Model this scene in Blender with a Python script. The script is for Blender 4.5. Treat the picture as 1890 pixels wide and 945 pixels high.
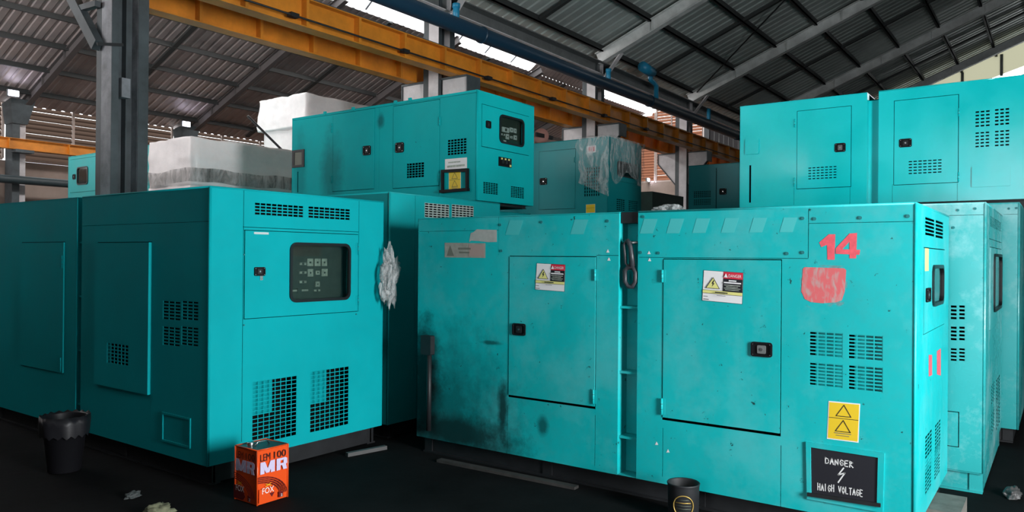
import bpy, bmesh, math, random
from mathutils import Vector, Matrix, noise
for o in list(bpy.data.objects): bpy.data.objects.remove(o)
scn = bpy.context.scene
COL = scn.collection
random.seed(7)
# ------------------------------------------------------------------ camera
IW, IH, FPX = 1890., 945., 1405.
HEAD, PITCH, ROLL = math.radians(35.8), math.radians(.16), math.radians(.48)
CP = Vector((0, 0, 1.6))
FW = Vector((math.cos(HEAD)*math.cos(PITCH), math.sin(HEAD)*math.cos(PITCH), math.sin(PITCH)))
_r = Vector((math.sin(HEAD), -math.cos(HEAD), 0)); _u = _r.cross(FW)
RT = _r*math.cos(ROLL)+_u*math.sin(ROLL); UP = RT.cross(FW)
cd = bpy.data.cameras.new('camera'); cam = bpy.data.objects.new('camera', cd); COL.objects.link(cam)
cd.sensor_width = 36; cd.lens = 36*FPX/IW; cd.clip_end = 200; cd.clip_start = .05
cam.matrix_world = Matrix(((RT.x, UP.x, -FW.x, CP.x), (RT.y, UP.y, -FW.y, CP.y), (RT.z, UP.z, -FW.z, CP.z), (0, 0, 0, 1)))
scn.camera = cam
scn.view_settings.view_transform = 'Standard'; scn.view_settings.look = 'None'
scn.view_settings.gamma = 1; scn.view_settings.use_curve_mapping = False
scn.view_settings.exposure = 0.0
# ------------------------------------------------------------------ world and light
w = bpy.data.worlds.new('world'); scn.world = w; w.use_nodes = True
bg = w.node_tree.nodes['Background']; bg.inputs[0].default_value = (.93, .97, 1, 1); bg.inputs[1].default_value = 4.0

def area(name, loc, rot, sx, sy, power, col=(1, 1, 1)):
    l = bpy.data.lights.new(name, 'AREA'); l.shape = 'RECTANGLE'; l.size = sx; l.size_y = sy
    l.energy = power; l.color = col
    o = bpy.data.objects.new(name, l); COL.objects.link(o); o.location = loc; o.rotation_euler = rot
    return o
H = math.pi/2
# daylight through the roller doors of the right wall, the near wall (both bays)
area('daylight_right_door', (2.75, -3.7, 1.9), (H, 0, 0), 1.2, 2.4, 690, (.97, .99, 1))
area('daylight_near_door_left_bay', (-9.2, 15.5, 3.6), (0, -H, 0), 5.6, 6.4, 1800, (1, .95, .93))
area('daylight_roof_left', (18, 15.5, 8.2), (0, 0, 0), 26, 1.4, 1500, (1, .96, .94))
for loc, sx, sy in (((-9.4, .7, 2.6), 5.2, 4.6), ((-9.4, 9.0, 2.7), 5.4, 3.6)):
    o = area('near_door_portal', loc, (0, -H, 0), sx, sy, 1); o.data.cycles.is_portal = True

def at(x, y, **k):
    d = FW+RT*((x-IW/2)/FPX)-UP*((y-IH/2)/FPX)
    (n, v), = k.items(); i = 'XYZ'.index(n)
    return CP+d*((v-CP[i])/d[i])
# ------------------------------------------------------------------ materials
def new_mat(name):
    m = bpy.data.materials.new(name); m.use_nodes = True
    nt = m.node_tree; b = nt.nodes['Principled BSDF']; return m, nt, b
MATS = {}
def flat(name, col, rough=.6, metal=0., spec=.5, var=0., scale=6., bump=0.):
    if name in MATS: return MATS[name]
    m, nt, b = new_mat(name)
    b.inputs['Base Color'].default_value = (*col, 1); b.inputs['Roughness'].default_value = rough
    b.inputs['Metallic'].default_value = metal; b.inputs['Specular IOR Level'].default_value = spec
    if var or bump:
        tc = nt.nodes.new('ShaderNodeTexCoord'); n = nt.nodes.new('ShaderNodeTexNoise')
        n.inputs['Scale'].default_value = scale; n.inputs['Detail'].default_value = 6; n.inputs['Roughness'].default_value = .65
        nt.links.new(tc.outputs['Object'], n.inputs['Vector'])
    if var:
        r = nt.nodes.new('ShaderNodeValToRGB'); r.color_ramp.elements[0].position = .3; r.color_ramp.elements[1].position = .7
        r.color_ramp.elements[0].color = (*[c*(1-var) for c in col], 1); r.color_ramp.elements[1].color = (*[min(1, c*(1+var)) for c in col], 1)
        nt.links.new(n.outputs['Fac'], r.inputs[0]); nt.links.new(r.outputs[0], b.inputs['Base Color'])
    if bump:
        bp = nt.nodes.new('ShaderNodeBump'); bp.inputs['Strength'].default_value = bump; bp.inputs['Distance'].default_value = .02
        nt.links.new(n.outputs['Fac'], bp.inputs['Height']); nt.links.new(bp.outputs[0], b.inputs['Normal'])
    MATS[name] = m; return m

def teal(name, col=(.006, .40, .43), rough=.36, chips=.0, fade_sheen=0., soot_dark=(), spec=.5, dust=0.):
    """painted sheet steel; chips = wear, fade = chalky patches on the worn unit, painted-in pale sheen on the right-hand ones, soot = [(x,y,z,rx,ry,rz,strength)] in the unit's own frame"""
    m, nt, b = new_mat(name); N, L = nt.nodes, nt.links
    tc = N.new('ShaderNodeTexCoord')
    def noise_(s, d=5, r=.6):
        n = N.new('ShaderNodeTexNoise'); n.inputs['Scale'].default_value = s; n.inputs['Detail'].default_value = d; n.inputs['Roughness'].default_value = r
        L.new(tc.outputs['Object'], n.inputs['Vector']); return n.outputs['Fac']
    def ramp(src, a, bb, c0=0., c1=1.):
        mr = N.new('ShaderNodeMapRange'); mr.inputs['From Min'].default_value = a; mr.inputs['From Max'].default_value = bb
        mr.inputs['To Min'].default_value = c0; mr.inputs['To Max'].default_value = c1; L.new(src, mr.inputs['Value']); return mr.outputs[0]
    def mix(f, c0, c1):
        x = N.new('ShaderNodeMix'); x.data_type = 'RGBA'; L.new(f, x.inputs[0])
        for k, c in ((6, c0), (7, c1)):
            if isinstance(c, tuple): x.inputs[k].default_value = (*c, 1)
            else: L.new(c, x.inputs[k])
        return x.outputs[2]
    big = noise_(1.1, 4)
    c = mix(ramp(big, .3, .7), tuple(v*.88 for v in col), tuple(min(1, v*1.08) for v in col))
    if fade_sheen:
        f = ramp(noise_(1.7, 6, .7), .48, .66, 0, fade_sheen); c = mix(f, c, (.30, .60, .62))
    if dust:
        f = ramp(noise_(9, 8, .75), .45, .8, 0, dust); c = mix(f, c, (.12, .17, .16))
    if chips:
        f = ramp(noise_(14, 8, .72), .68-.03*chips, .70-.03*chips, 0, 1); c = mix(f, c, (.01, .07, .07))
        f = ramp(noise_(34, 3, .5), .755, .77, 0, .8); c = mix(f, c, (.02, .09, .09))
    for (x, y, z, rx, ry, rz, st) in soot_dark:
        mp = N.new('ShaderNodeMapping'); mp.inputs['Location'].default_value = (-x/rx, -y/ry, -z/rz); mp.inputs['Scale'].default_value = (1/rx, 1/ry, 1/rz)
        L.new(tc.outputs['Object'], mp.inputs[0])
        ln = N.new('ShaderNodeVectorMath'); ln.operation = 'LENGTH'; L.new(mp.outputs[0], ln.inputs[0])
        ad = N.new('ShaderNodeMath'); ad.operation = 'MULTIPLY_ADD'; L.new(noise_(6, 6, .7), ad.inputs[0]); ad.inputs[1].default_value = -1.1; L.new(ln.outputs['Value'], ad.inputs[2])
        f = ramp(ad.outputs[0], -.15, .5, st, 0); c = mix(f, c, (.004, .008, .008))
    L.new(c, b.inputs['Base Color'])
    r = ramp(big, .3, .7, rough-.07, rough+.08); L.new(r, b.inputs['Roughness'])
    b.inputs['Specular IOR Level'].default_value = spec
    bp = N.new('ShaderNodeBump'); bp.inputs['Strength'].default_value = .12; bp.inputs['Distance'].default_value = .02
    L.new(noise_(2.2, 2), bp.inputs['Height']); L.new(bp.outputs[0], b.inputs['Normal'])
    return m

BLK = flat('black_plastic', (.006, .006, .008), .55, spec=.2)
FOAM = flat('foam_dark_fill', (.006, .006, .006), .95, spec=.05)
BLKM = flat('black_painted_steel', (.010, .011, .013), .55, var=.4, scale=9)
CHR = flat('chrome', (.6, .6, .6), .25, 1.)
WHT = flat('sticker_white', (.80, .79, .80), .5)
YEL = flat('label_yellow', (.80, .55, .02), .5)
PYEL = flat('pale_yellow', (.75, .72, .25), .5)
RED = flat('sticker_red', (.62, .02, .05), .5)
INKR = flat('stencil_red', (.75, .10, .13), .6, var=.15, scale=30)
INK = flat('ink_black', (.012, .012, .018), .5)
BOLT = flat('bolt_teal', (.01, .18, .19), .5)
GREY = flat('grey_metal', (.14, .15, .15), .5, var=.2)
RUB = flat('black_rubber', (.006, .008, .010), .35)
STEELW = flat('steel_painted_white', (.62, .59, .60), .6, var=.22, scale=3.)
STEELD = flat('steel_dark_tone', (.055, .068, .075), .5, var=.45, scale=2.2)
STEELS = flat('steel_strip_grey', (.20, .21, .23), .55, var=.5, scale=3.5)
ROOFD = flat('purlin_steel', (.030, .033, .033), .6)
RAFT = flat('rafter_steel', (.62, .63, .62), .55, var=.25, scale=2.5)
ORG = flat('crane_orange', (.62, .22, .018), .5, var=.3, scale=2.)
BLUE = flat('pipe_dark_blue', (.012, .045, .085), .38)
LBLUE = flat('pipe_bright_blue', (.02, .26, .45), .4)
CREAM = flat('cream_sheet', (.62, .60, .50), .6, var=.08)
GAUGE = flat('gauge_plate', (.38, .42, .36), .6, var=.4, scale=40)
PANELD = flat('instrument_board', (.045, .062, .05), .5, var=.3, scale=12)
DGREEN = flat('dark_green_paint', (.008, .055, .04), .5, var=.2)

def glass_mat():
    m, nt, b = new_mat('window_glass'); N, L = nt.nodes, nt.links
    t = N.new('ShaderNodeBsdfTransparent'); t.inputs[0].default_value = (.75, .8, .78, 1)
    g = N.new('ShaderNodeBsdfGlossy'); g.inputs['Roughness'].default_value = .06
    lw = N.new('ShaderNodeLayerWeight'); lw.inputs[0].default_value = .5; pw = N.new('ShaderNodeMath'); pw.operation = 'POWER'; L.new(lw.outputs['Facing'], pw.inputs[0]); pw.inputs[1].default_value = 4.
    fr = N.new('ShaderNodeMath'); fr.operation = 'MULTIPLY_ADD'; L.new(pw.outputs[0], fr.inputs[0]); fr.inputs[1].default_value = .8; fr.inputs[2].default_value = .04
    mx = N.new('ShaderNodeMixShader'); L.new(fr.outputs[0], mx.inputs[0]); L.new(t.outputs[0], mx.inputs[1]); L.new(g.outputs[0], mx.inputs[2])
    L.new(mx.outputs[0], nt.nodes['Material Output'].inputs[0]); return m
GLASS = glass_mat()
def film_mat(name, base, dens, scale):
    m, nt, b = new_mat(name); N, L = nt.nodes, nt.links
    b.inputs['Base Color'].default_value = (*base, 1); b.inputs['Roughness'].default_value = .16
    tc = N.new('ShaderNodeTexCoord'); mp = N.new('ShaderNodeMapping'); mp.inputs['Scale'].default_value = (1, 1, .28)
    n = N.new('ShaderNodeTexNoise'); n.inputs['Scale'].default_value = scale; n.inputs['Detail'].default_value = 7; n.inputs['Roughness'].default_value = .7; n.inputs['Distortion'].default_value = 1.2
    L.new(tc.outputs['Object'], mp.inputs[0]); L.new(mp.outputs[0], n.inputs['Vector'])
    r = N.new('ShaderNodeMapRange'); r.inputs['From Min'].default_value = .42; r.inputs['From Max'].default_value = .72; r.inputs['To Min'].default_value = dens*.25; r.inputs['To Max'].default_value = min(1, dens*1.8)
    L.new(n.outputs['Fac'], r.inputs[0])
    t = N.new('ShaderNodeBsdfTransparent'); mx = N.new('ShaderNodeMixShader')
    L.new(r.outputs[0], mx.inputs[0]); L.new(t.outputs[0], mx.inputs[1]); L.new(b.outputs[0], mx.inputs[2])
    bp = N.new('ShaderNodeBump'); bp.inputs['Strength'].default_value = .8; bp.inputs['Distance'].default_value = .03
    L.new(n.outputs['Fac'], bp.inputs['Height']); L.new(bp.outputs[0], b.inputs['Normal'])
    L.new(mx.outputs[0], nt.nodes['Material Output'].inputs[0]); return m
FILM = film_mat('plastic_film', (.80, .85, .85), .42, 7)
BANDF = film_mat('band_film', (.10, .10, .09), .7, 6)
BAGF = film_mat('crumpled_plastic', (.7, .72, .72), .75, 14)
def translucent(name, col, mixf=.6):
    m, nt, b = new_mat(name); N, L = nt.nodes, nt.links
    t = N.new('ShaderNodeBsdfTranslucent'); t.inputs[0].default_value = (*col, 1)
    tr = N.new('ShaderNodeBsdfTransparent'); tr.inputs[0].default_value = (*col, 1)
    mx = N.new('ShaderNodeMixShader'); mx.inputs[0].default_value = mixf
    L.new(t.outputs[0], mx.inputs[1]); L.new(tr.outputs[0], mx.inputs[2]); L.new(mx.outputs[0], nt.nodes['Material Output'].inputs[0]); return m
SKYL = translucent('skylight_sheet', (.95, .93, .92), .5)
SLATO = translucent('louver_slat_backlit', (.145, .06, .035), .0)
def emis(name, col, s):
    m, nt, b = new_mat(name); b.inputs['Emission Color'].default_value = (*col, 1); b.inputs['Emission Strength'].default_value = s; return m
LAMP = emis('lamp_glow', (.8, .8, 1), 25)

# ------------------------------------------------------------------ mesh building
class MB:
    def __init__(s): s.v = []; s.f = []; s.m = []; s.mats = []; s.sm = []
    def mi(s, mat):
        if mat not in s.mats: s.mats.append(mat)
        return s.mats.index(mat)
    def add(s, vs, fs, mat, smooth=False):
        o = len(s.v); k = s.mi(mat); s.v += [tuple(p) for p in vs]
        for f in fs: s.f.append([i+o for i in f]); s.m.append(k); s.sm.append(smooth)
    def box(s, x0, x1, y0, y1, z0, z1, mat):
        s.add([(x0, y0, z0), (x1, y0, z0), (x1, y1, z0), (x0, y1, z0), (x0, y0, z1), (x1, y0, z1), (x1, y1, z1), (x0, y1, z1)],
              [(3, 2, 1, 0), (4, 5, 6, 7), (0, 1, 5, 4), (1, 2, 6, 5), (2, 3, 7, 6), (3, 0, 4, 7)], mat)
    def bar(s, a, b, wd, ht, mat, up=(0, 0, 1)):
        a, b = Vector(a), Vector(b); d = (b-a).normalized(); sd = d.cross(Vector(up))
        if sd.length < 1e-5: sd = d.cross(Vector((1, 0, 0)))
        sd = sd.normalized(); u = sd.cross(d); vs = []
        for p in (a, b):
            for i, j in ((-1, -1), (1, -1), (1, 1), (-1, 1)): vs.append(p+sd*i*wd/2+u*j*ht/2)
        s.add(vs, [(0, 3, 2, 1), (4, 5, 6, 7), (0, 1, 5, 4), (1, 2, 6, 5), (2, 3, 7, 6), (3, 0, 4, 7)], mat)
    def tube(s, pts, r, mat, n=10, closed=False):
        pts = [Vector(p) for p in pts]; N = len(pts); rings = []; pu = None
        for i, p in enumerate(pts):
            a = pts[(i-1) % N] if (closed or i > 0) else p; b = pts[(i+1) % N] if (closed or i < N-1) else p
            d = (b-a).normalized()
            if pu is None: pu = d.orthogonal().normalized()
            pu = (pu-d*pu.dot(d)).normalized(); w_ = d.cross(pu)
            rr = r[i] if isinstance(r, (list, tuple)) else r
            rings.append([p+(pu*math.cos(t)+w_*math.sin(t))*rr for t in [2*math.pi*k/n for k in range(n)]])
        vs = [q for g in rings for q in g]; fs = []
        for i in range(N if closed else N-1):
            for k in range(n): fs.append((i*n+k, i*n+(k+1) % n, ((i+1) % N)*n+(k+1) % n, ((i+1) % N)*n+k))
        if not closed: fs += [tuple(reversed(range(n))), tuple((N-1)*n+k for k in range(n))]
        s.add(vs, fs, mat, True)
    def lathe(s, c, prof, mat, n=28):
        vs = []; fs = []
        for r, z in prof:
            for k in range(n): t = 2*math.pi*k/n; vs.append((c[0]+r*math.cos(t), c[1]+r*math.sin(t), c[2]+z))
        for i in range(len(prof)-1):
            for k in range(n): fs.append((i*n+k, i*n+(k+1) % n, (i+1)*n+(k+1) % n, (i+1)*n+k))
        s.add(vs, fs, mat, True)
    def poly(s, face, plane, pts, d0, d1, mat):
        """polygon in the (a,b) frame of a face, extruded from depth d0 to d1 (negative = outwards)"""
        n = len(pts); P = lambda a, b, d: (plane+d, a, b) if face == 'S' else (a, plane+d, b)
        vs = [P(a, b, d0) for a, b in pts]+[P(a, b, d1) for a, b in pts]
        fs = [tuple(range(n)), tuple(range(2*n-1, n-1, -1))]+[(i, (i+1) % n, n+(i+1) % n, n+i) for i in range(n)]
        s.add(vs, fs, mat)
    def ring(s, face, plane, o, i, d0, d1, mat):
        n = len(o); P = lambda a, b, d: (plane+d, a, b) if face == 'S' else (a, plane+d, b)
        vs = [P(a, b, d) for d in (d0, d1) for q in (o, i) for a, b in q]; fs = []
        for k in range(n):
            j = (k+1) % n
            fs += [(k, j, n+j, n+k), (2*n+k, 3*n+k, 3*n+j, 2*n+j), (k, 2*n+k, 2*n+j, j), (n+k, n+j, 3*n+j, 3*n+k)]
        s.add(vs, fs, mat)
    def panel(s, face, plane, rect, holes, t, mat, d0=0.):
        a0, a1, b0, b1 = rect
        hs = [(max(h[0], a0), min(h[1], a1), max(h[2], b0), min(h[3], b1)) for h in holes]
        hs = [h for h in hs if h[1]-h[0] > 1e-4 and h[3]-h[2] > 1e-4]
        A = sorted({round(v, 5) for v in [a0, a1]+[h[0] for h in hs]+[h[1] for h in hs]})
        B = sorted({round(v, 5) for v in [b0, b1]+[h[2] for h in hs]+[h[3] for h in hs]})
        P = lambda a, b, d: (plane+d, a, b) if face == 'S' else (a, plane+d, b)
        def solid(i, j):
            if i < 0 or j < 0 or i >= len(A)-1 or j >= len(B)-1: return False
            ca, cb = (A[i]+A[i+1])/2, (B[j]+B[j+1])/2
            return not any(h[0] < ca < h[1] and h[2] < cb < h[3] for h in hs)
        idx = {}; vs = []; fs = []
        def V(i, j, k):
            if (i, j, k) not in idx: idx[(i, j, k)] = len(vs); vs.append(P(A[i], B[j], d0+(0, t)[k]))
            return idx[(i, j, k)]
        for i in range(len(A)-1):
            for j in range(len(B)-1):
                if not solid(i, j): continue
                fs += [(V(i, j, 0), V(i, j+1, 0), V(i+1, j+1, 0), V(i+1, j, 0)), (V(i, j, 1), V(i+1, j, 1), V(i+1, j+1, 1), V(i, j+1, 1))]
                if not solid(i-1, j): fs.append((V(i, j, 0), V(i, j, 1), V(i, j+1, 1), V(i, j+1, 0)))
                if not solid(i+1, j): fs.append((V(i+1, j, 0), V(i+1, j+1, 0), V(i+1, j+1, 1), V(i+1, j, 1)))
                if not solid(i, j-1): fs.append((V(i, j, 0), V(i+1, j, 0), V(i+1, j, 1), V(i, j, 1)))
                if not solid(i, j+1): fs.append((V(i, j+1, 0), V(i, j+1, 1), V(i+1, j+1, 1), V(i+1, j+1, 0)))
        s.add(vs, fs, mat)
    def build(s, name, parent=None, base=None, props=None):
        o_ = Vector(base) if base is not None else (Vector(parent['_b']) if parent is not None and '_b' in parent else Vector((0, 0, 0)))
        me = bpy.data.meshes.new(name); me.from_pydata([tuple(Vector(p)-o_) for p in s.v], [], s.f)
        for m in s.mats: me.materials.append(m)
        me.polygons.foreach_set('material_index', s.m); me.polygons.foreach_set('use_smooth', s.sm)
        bm = bmesh.new(); bm.from_mesh(me); bmesh.ops.recalc_face_normals(bm, faces=bm.faces); bm.to_mesh(me); bm.free()
        me.validate(); me.update()
        o = bpy.data.objects.new(name, me); COL.objects.link(o)
        if parent is not None: o.parent = parent
        else: o.location = o_
        o['_b'] = tuple(o_)
        for k, v in (props or {}).items(): o[k] = v
        return o
def thing(name, label, cat, base, group=None):
    o = bpy.data.objects.new(name, None); COL.objects.link(o); o.location = base; o.empty_display_size = .2
    o['label'] = label; o['category'] = cat; o['_b'] = tuple(base)
    if group: o['group'] = group
    return o
def P(label, cat, group=None):
    d = {'label': label, 'category': cat}
    if group: d['group'] = group
    return d
ST = {'kind': 'structure'}
def rrect(a0, a1, b0, b1, r, n=5):
    pts = []
    for (ca, cb, t0) in ((a1-r, b1-r, 0), (a0+r, b1-r, 90), (a0+r, b0+r, 180), (a1-r, b0+r, 270)):
        for k in range(n+1): t = math.radians(t0+90*k/n); pts.append((ca+r*math.cos(t), cb+r*math.sin(t)))
    return pts
_tc = {}
def text_mesh(s):
    if s in _tc: return _tc[s]
    cu = bpy.data.curves.new('t', 'FONT'); cu.body = s; cu.resolution_u = 3
    ob = bpy.data.objects.new('t', cu); me = ob.to_mesh()
    vs = [v.co.copy() for v in me.vertices]; fs = [tuple(p.vertices) for p in me.polygons]
    ob.to_mesh_clear(); bpy.data.objects.remove(ob); bpy.data.curves.remove(cu)
    x0 = min(v.x for v in vs); x1 = max(v.x for v in vs); y0 = min(v.y for v in vs); y1 = max(v.y for v in vs)
    r = ([((v.x-x0)/(x1-x0), (v.y-y0)/(y1-y0)) for v in vs], fs); _tc[s] = r; return r
STROKE = {'D': [[(0, 0), (0, 1), (.6, .8), (.75, .4), (.5, .05), (0, 0)]], 'A': [[(0, 0), (.35, 1), (.7, 0)], [(.12, .4), (.6, .4)]],
 'N': [[(0, 0), (0, .95), (.65, .05), (.65, 1)]], 'G': [[(.7, .85), (.3, 1), (0, .5), (.3, 0), (.7, .2), (.7, .5), (.4, .5)]],
 'E': [[(.65, 1), (0, 1), (0, 0), (.65, 0)], [(0, .5), (.5, .5)]], 'R': [[(0, 0), (0, 1), (.6, .8), (0, .5), (.7, 0)]],
 'H': [[(0, 0), (0, 1)], [(.65, 0), (.65, 1)], [(0, .5), (.65, .5)]], 'I': [[(.2, 0), (.2, 1)]], 'V': [[(0, 1), (.35, 0), (.7, 1)]],
 'O': [[(.35, 1), (0, .5), (.35, 0), (.7, .5), (.35, 1)]], 'L': [[(0, 1), (0, 0), (.6, 0)]], 'T': [[(0, 1), (.7, 1)], [(.35, 1), (.35, 0)]]}
def decal(face, plane, quad, items, name, parent, off=-.0012, label=None):
    """quad = TL, TR, BR, BL in (a,b); items are drawn in unit square coordinates, v up"""
    TL, TR, BR, BL = [Vector(q) for q in quad]
    def M(u, v): p = (BL*(1-u)+BR*u)*(1-v)+(TL*(1-u)+TR*u)*v; return (p.x, p.y)
    mb = MB(); d = off
    PP = lambda a, b, dd: (plane+dd, a, b) if face == 'S' else (a, plane+dd, b)
    for it in items:
        k = it[0]
        if k == 'rect':
            _, u0, v0, u1, v1, m = it; mb.poly(face, plane, [M(u0, v0), M(u1, v0), M(u1, v1), M(u0, v1)], d, d+.0006, m)
        elif k == 'poly': mb.poly(face, plane, [M(*q) for q in it[1]], d, d+.0006, it[2])
        elif k == 'text':
            _, s, u0, v0, u1, v1, m = it; vs, fs = text_mesh(s)
            mb.add([PP(*M(u0+(u1-u0)*x, v0+(v1-v0)*y), d) for x, y in vs], fs, m)
        elif k == 'line':
            _, pts, wd, m = it; q = [Vector(M(*p)) for p in pts]
            for a, b in zip(q[:-1], q[1:]):
                t = (b-a); 
                if t.length < 1e-6: continue
                t.normalize(); nn = Vector((-t.y, t.x))*wd/2; a2 = a-t*wd*.4; b2 = b+t*wd*.4
                mb.poly(face, plane, [tuple(a2-nn), tuple(b2-nn), tuple(b2+nn), tuple(a2+nn)], d, d+.0003, m)
            d -= .00005; continue
        d -= .0006
    return mb.build(name, parent, props={'label': label} if label else None)
def writing(s, u0, v0, u1, v1, wd, m):
    out = []; n = len(s); cw = (u1-u0)/n; rnd = random.Random(len(s))
    for i, c in enumerate(s):
        if c not in STROKE: continue
        j = rnd.uniform(-.06, .06)
        for st in STROKE[c]: out.append(('line', [(u0+cw*(i+x*.95+.05), v0+(v1-v0)*(y*rnd.uniform(.9, 1)+j)) for x, y in st], wd, m))
    return out

# ------------------------------------------------------------------ generator sets
class Unit:
    def __init__(s, name, label, x0, x1, y0, y1, z0, zb, zt, mat, cat='generator', slots=(), slotdepth=.12, skidmat=None, group=None, skid_in=.04):
        s.x0, s.x1, s.y0, s.y1, s.z0, s.zb, s.zt, s.mat = x0, x1, y0, y1, z0, zb, zt, mat
        s.slots = list(slots); s.sd = slotdepth; s.sh = []; s.eh = []; s.skidmat = skidmat or BLKM; s.si = skid_in
        s.root = thing(name, label, cat, (x0, y0, z0), group); s.extra = MB(); s.t = .004
    def pl(s, f): return s.x0 if f == 'S' else s.y0
    def pt(s, f, x, y):
        p = at(x, y, X=s.x0) if f == 'S' else at(x, y, Y=s.y0)
        return (p.y, p.z) if f == 'S' else (p.x, p.z)
    def R(s, f, x1, y1, x2, y2):
        a, b = s.pt(f, x1, y1), s.pt(f, x2, y2)
        return (min(a[0], b[0]), max(a[0], b[0]), min(a[1], b[1]), max(a[1], b[1]))
    def Q(s, f, *pts): return [s.pt(f, *p) for p in pts]
    def hole(s, f, r): (s.sh if f == 'S' else s.eh).append(r)
    def grid(s, f, r, nx, nz, bw, bh, mat, name='vent_grille', parent=None, d=.001, base=None, bafl=None, label=None):
        mb = MB(); a0, a1, b0, b1 = r; pl = s.pl(f)
        for i in range(nx+1):
            c = a0+(a1-a0)*i/nx; mb.poly(f, pl, [(c-bw/2, b0), (c+bw/2, b0), (c+bw/2, b1), (c-bw/2, b1)], d, d+.0025, mat)
        for i in range(nz+1):
            c = b0+(b1-b0)*i/nz; mb.poly(f, pl, [(a0, c-bh/2), (a1, c-bh/2), (a1, c+bh/2), (a0, c+bh/2)], d+.0002, d+.0025, mat)
        if bafl:
            ba0, ba1, bb0, bb1, dd = bafl
            q = (a0+(a1-a0)*ba0, a0+(a1-a0)*ba1, b0+(b1-b0)*bb0, b0+(b1-b0)*bb1)
            mb.poly(f, pl, [(q[0], q[2]), (q[1], q[2]), (q[1], q[3]), (q[0], q[3])], dd, dd+.003, mat)
        return mb.build(name, parent or s.root, base=s.root['_b'], props={'label': label} if label else None)
    def vent(s, f, px, nx, nz, bw=.006, bh=.006, mat=None, bafl=None, label=None):
        r = s.R(f, *px); s.hole(f, r); return s.grid(f, r, nx, nz, bw, bh, mat or s.mat, bafl=bafl, label=label)
    def latch(s, f, px, parent, big=False, name='latch'):
        a0, a1, b0, b1 = s.R(f, *px[:4]); pl = s.pl(f); mb = MB(); r = min(a1-a0, b1-b0)*.18
        mb.ring(f, pl, rrect(a0, a1, b0, b1, r), rrect(a0+r*.7, a1-r*.7, b0+r*.7, b1-r*.7, r*.4), -.014, -.004, BLK)
        mb.poly(f, pl, rrect(a0+r*.6, a1-r*.6, b0+r*.6, b1-r*.6, r*.4), -.0065, -.004, BLK)
        ca, cb = (a0+a1)/2, (b0+b1)/2; w_, h_ = (a1-a0)*.2, (b1-b0)*.28
        mb.poly(f, pl, rrect(ca-w_, ca+w_, cb-h_, cb+h_, w_*.25), -.012, -.006, GREY if big else BLKM)
        mb.poly(f, pl, rrect(ca-w_*.35, ca+w_*.35, cb-w_*.35, cb+w_*.35, w_*.3), -.015, -.012, CHR)
        for i, j in ((0, 0), (0, 1), (1, 0), (1, 1)):
            u, v = a0+r*.8+(a1-a0-1.6*r)*i, b0+r*.8+(b1-b0-1.6*r)*j
            mb.poly(f, pl, rrect(u-.003, u+.003, v-.003, v+.003, .0014, 2), -.0155, -.013, CHR)
        return mb.build(name, parent, base=s.root['_b'])
    def hinge(s, f, x, y1, y2, parent):
        a, b0 = s.pt(f, x, y2); _, b1 = s.pt(f, x, y1); pl = s.pl(f); mb = MB(); d = -.009
        pp = (lambda b: (pl+d, a, b)) if f == 'S' else (lambda b: (a, pl+d, b))
        mb.tube([pp(b0), pp(b1)], .007, s.mat, 8)
        for k in range(1, 3):
            c = b0+(b1-b0)*k/3; mb.tube([pp(c-.002), pp(c+.002)], .0085, BOLT, 8)
        mb.poly(f, pl, [(a-.022, b0), (a+.022, b0), (a+.022, b1), (a-.022, b1)], -.0062, -.0045, s.mat)
        return mb.build('hinge', parent, base=s.root['_b'])
    def door(s, f, px, vents=(), latch=None, hinges=(), window=None, gap=.006, proud=.004, name='door', wring=True, quad=None, th=.02):
        r = s.R(f, *px) if not quad else quad; s.hole(f, r); pl = s.pl(f); mb = MB()
        inner = (r[0]+gap, r[1]-gap, r[2]+gap, r[3]-gap); vs = [s.R(f, *v[0]) for v in vents]; hs = list(vs)
        if window: wr = s.R(f, *window); hs.append((wr[0]+.02, wr[1]-.02, wr[2]+.02, wr[3]-.02))
        mb.panel(f, pl, inner, hs, th, s.mat, d0=-proud)
        d = mb.build(name, s.root)
        for (v, rr) in zip(vents, vs): s.grid(f, rr, v[1], v[2], v[3], v[4], s.mat, parent=d, d=-proud+.001)
        if latch: s.latch(f, latch, d, big=(f == 'S' and len(latch) > 4))
        for h in hinges: s.hinge(f, *h, d)
        if window: s.window(f, wr, d)
        return d
    def window(s, f, wr, parent, instr=True):
        pl = s.pl(f); mb = MB(); rr = min(.06, (wr[1]-wr[0])*.18)
        o = rrect(*wr, rr); i = rrect(wr[0]+.022, wr[1]-.022, wr[2]+.022, wr[3]-.022, rr*.75)
        mb.ring(f, pl, o, i, -.016, .004, RUB); mb.build('window_gasket', parent, base=s.root['_b'])
        mb = MB(); mb.poly(f, pl, i, -.003, .001, GLASS); mb.build('window_pane', parent, base=s.root['_b'])
    def instruments(s, f, px, rects, board=PANELD, depth=.10, gm=None):
        """control board seen through the window; rects in unit coordinates of the board"""
        a0, a1, b0, b1 = s.R(f, *px); pl = s.pl(f); mb = MB()
        e = .05; mb.poly(f, pl, [(a0-e, b0-e), (a1+e, b0-e), (a1+e, b1+e), (a0-e, b1+e)], depth, depth+.01, board)
        fl = (f == 'S')
        for (u0, v0, u1, v1) in rects:
            if fl: u0, u1 = 1-u1, 1-u0
            q = [(a0+(a1-a0)*u, b0+(b1-b0)*v) for u, v in ((u0, v0), (u1, v0), (u1, v1), (u0, v1))]
            mb.poly(f, pl, q, depth-.012, depth, gm or GAUGE)
            c = ((q[0][0]+q[1][0])/2, (q[0][1]+q[2][1])/2); w_ = abs(q[1][0]-q[0][0])*.12
            mb.poly(f, pl, rrect(c[0]-w_, c[0]+w_, c[1]-w_, c[1]+w_, w_*.4), depth-.016, depth-.012, PANELD)
        mb.build('control_board', s.root)
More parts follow.
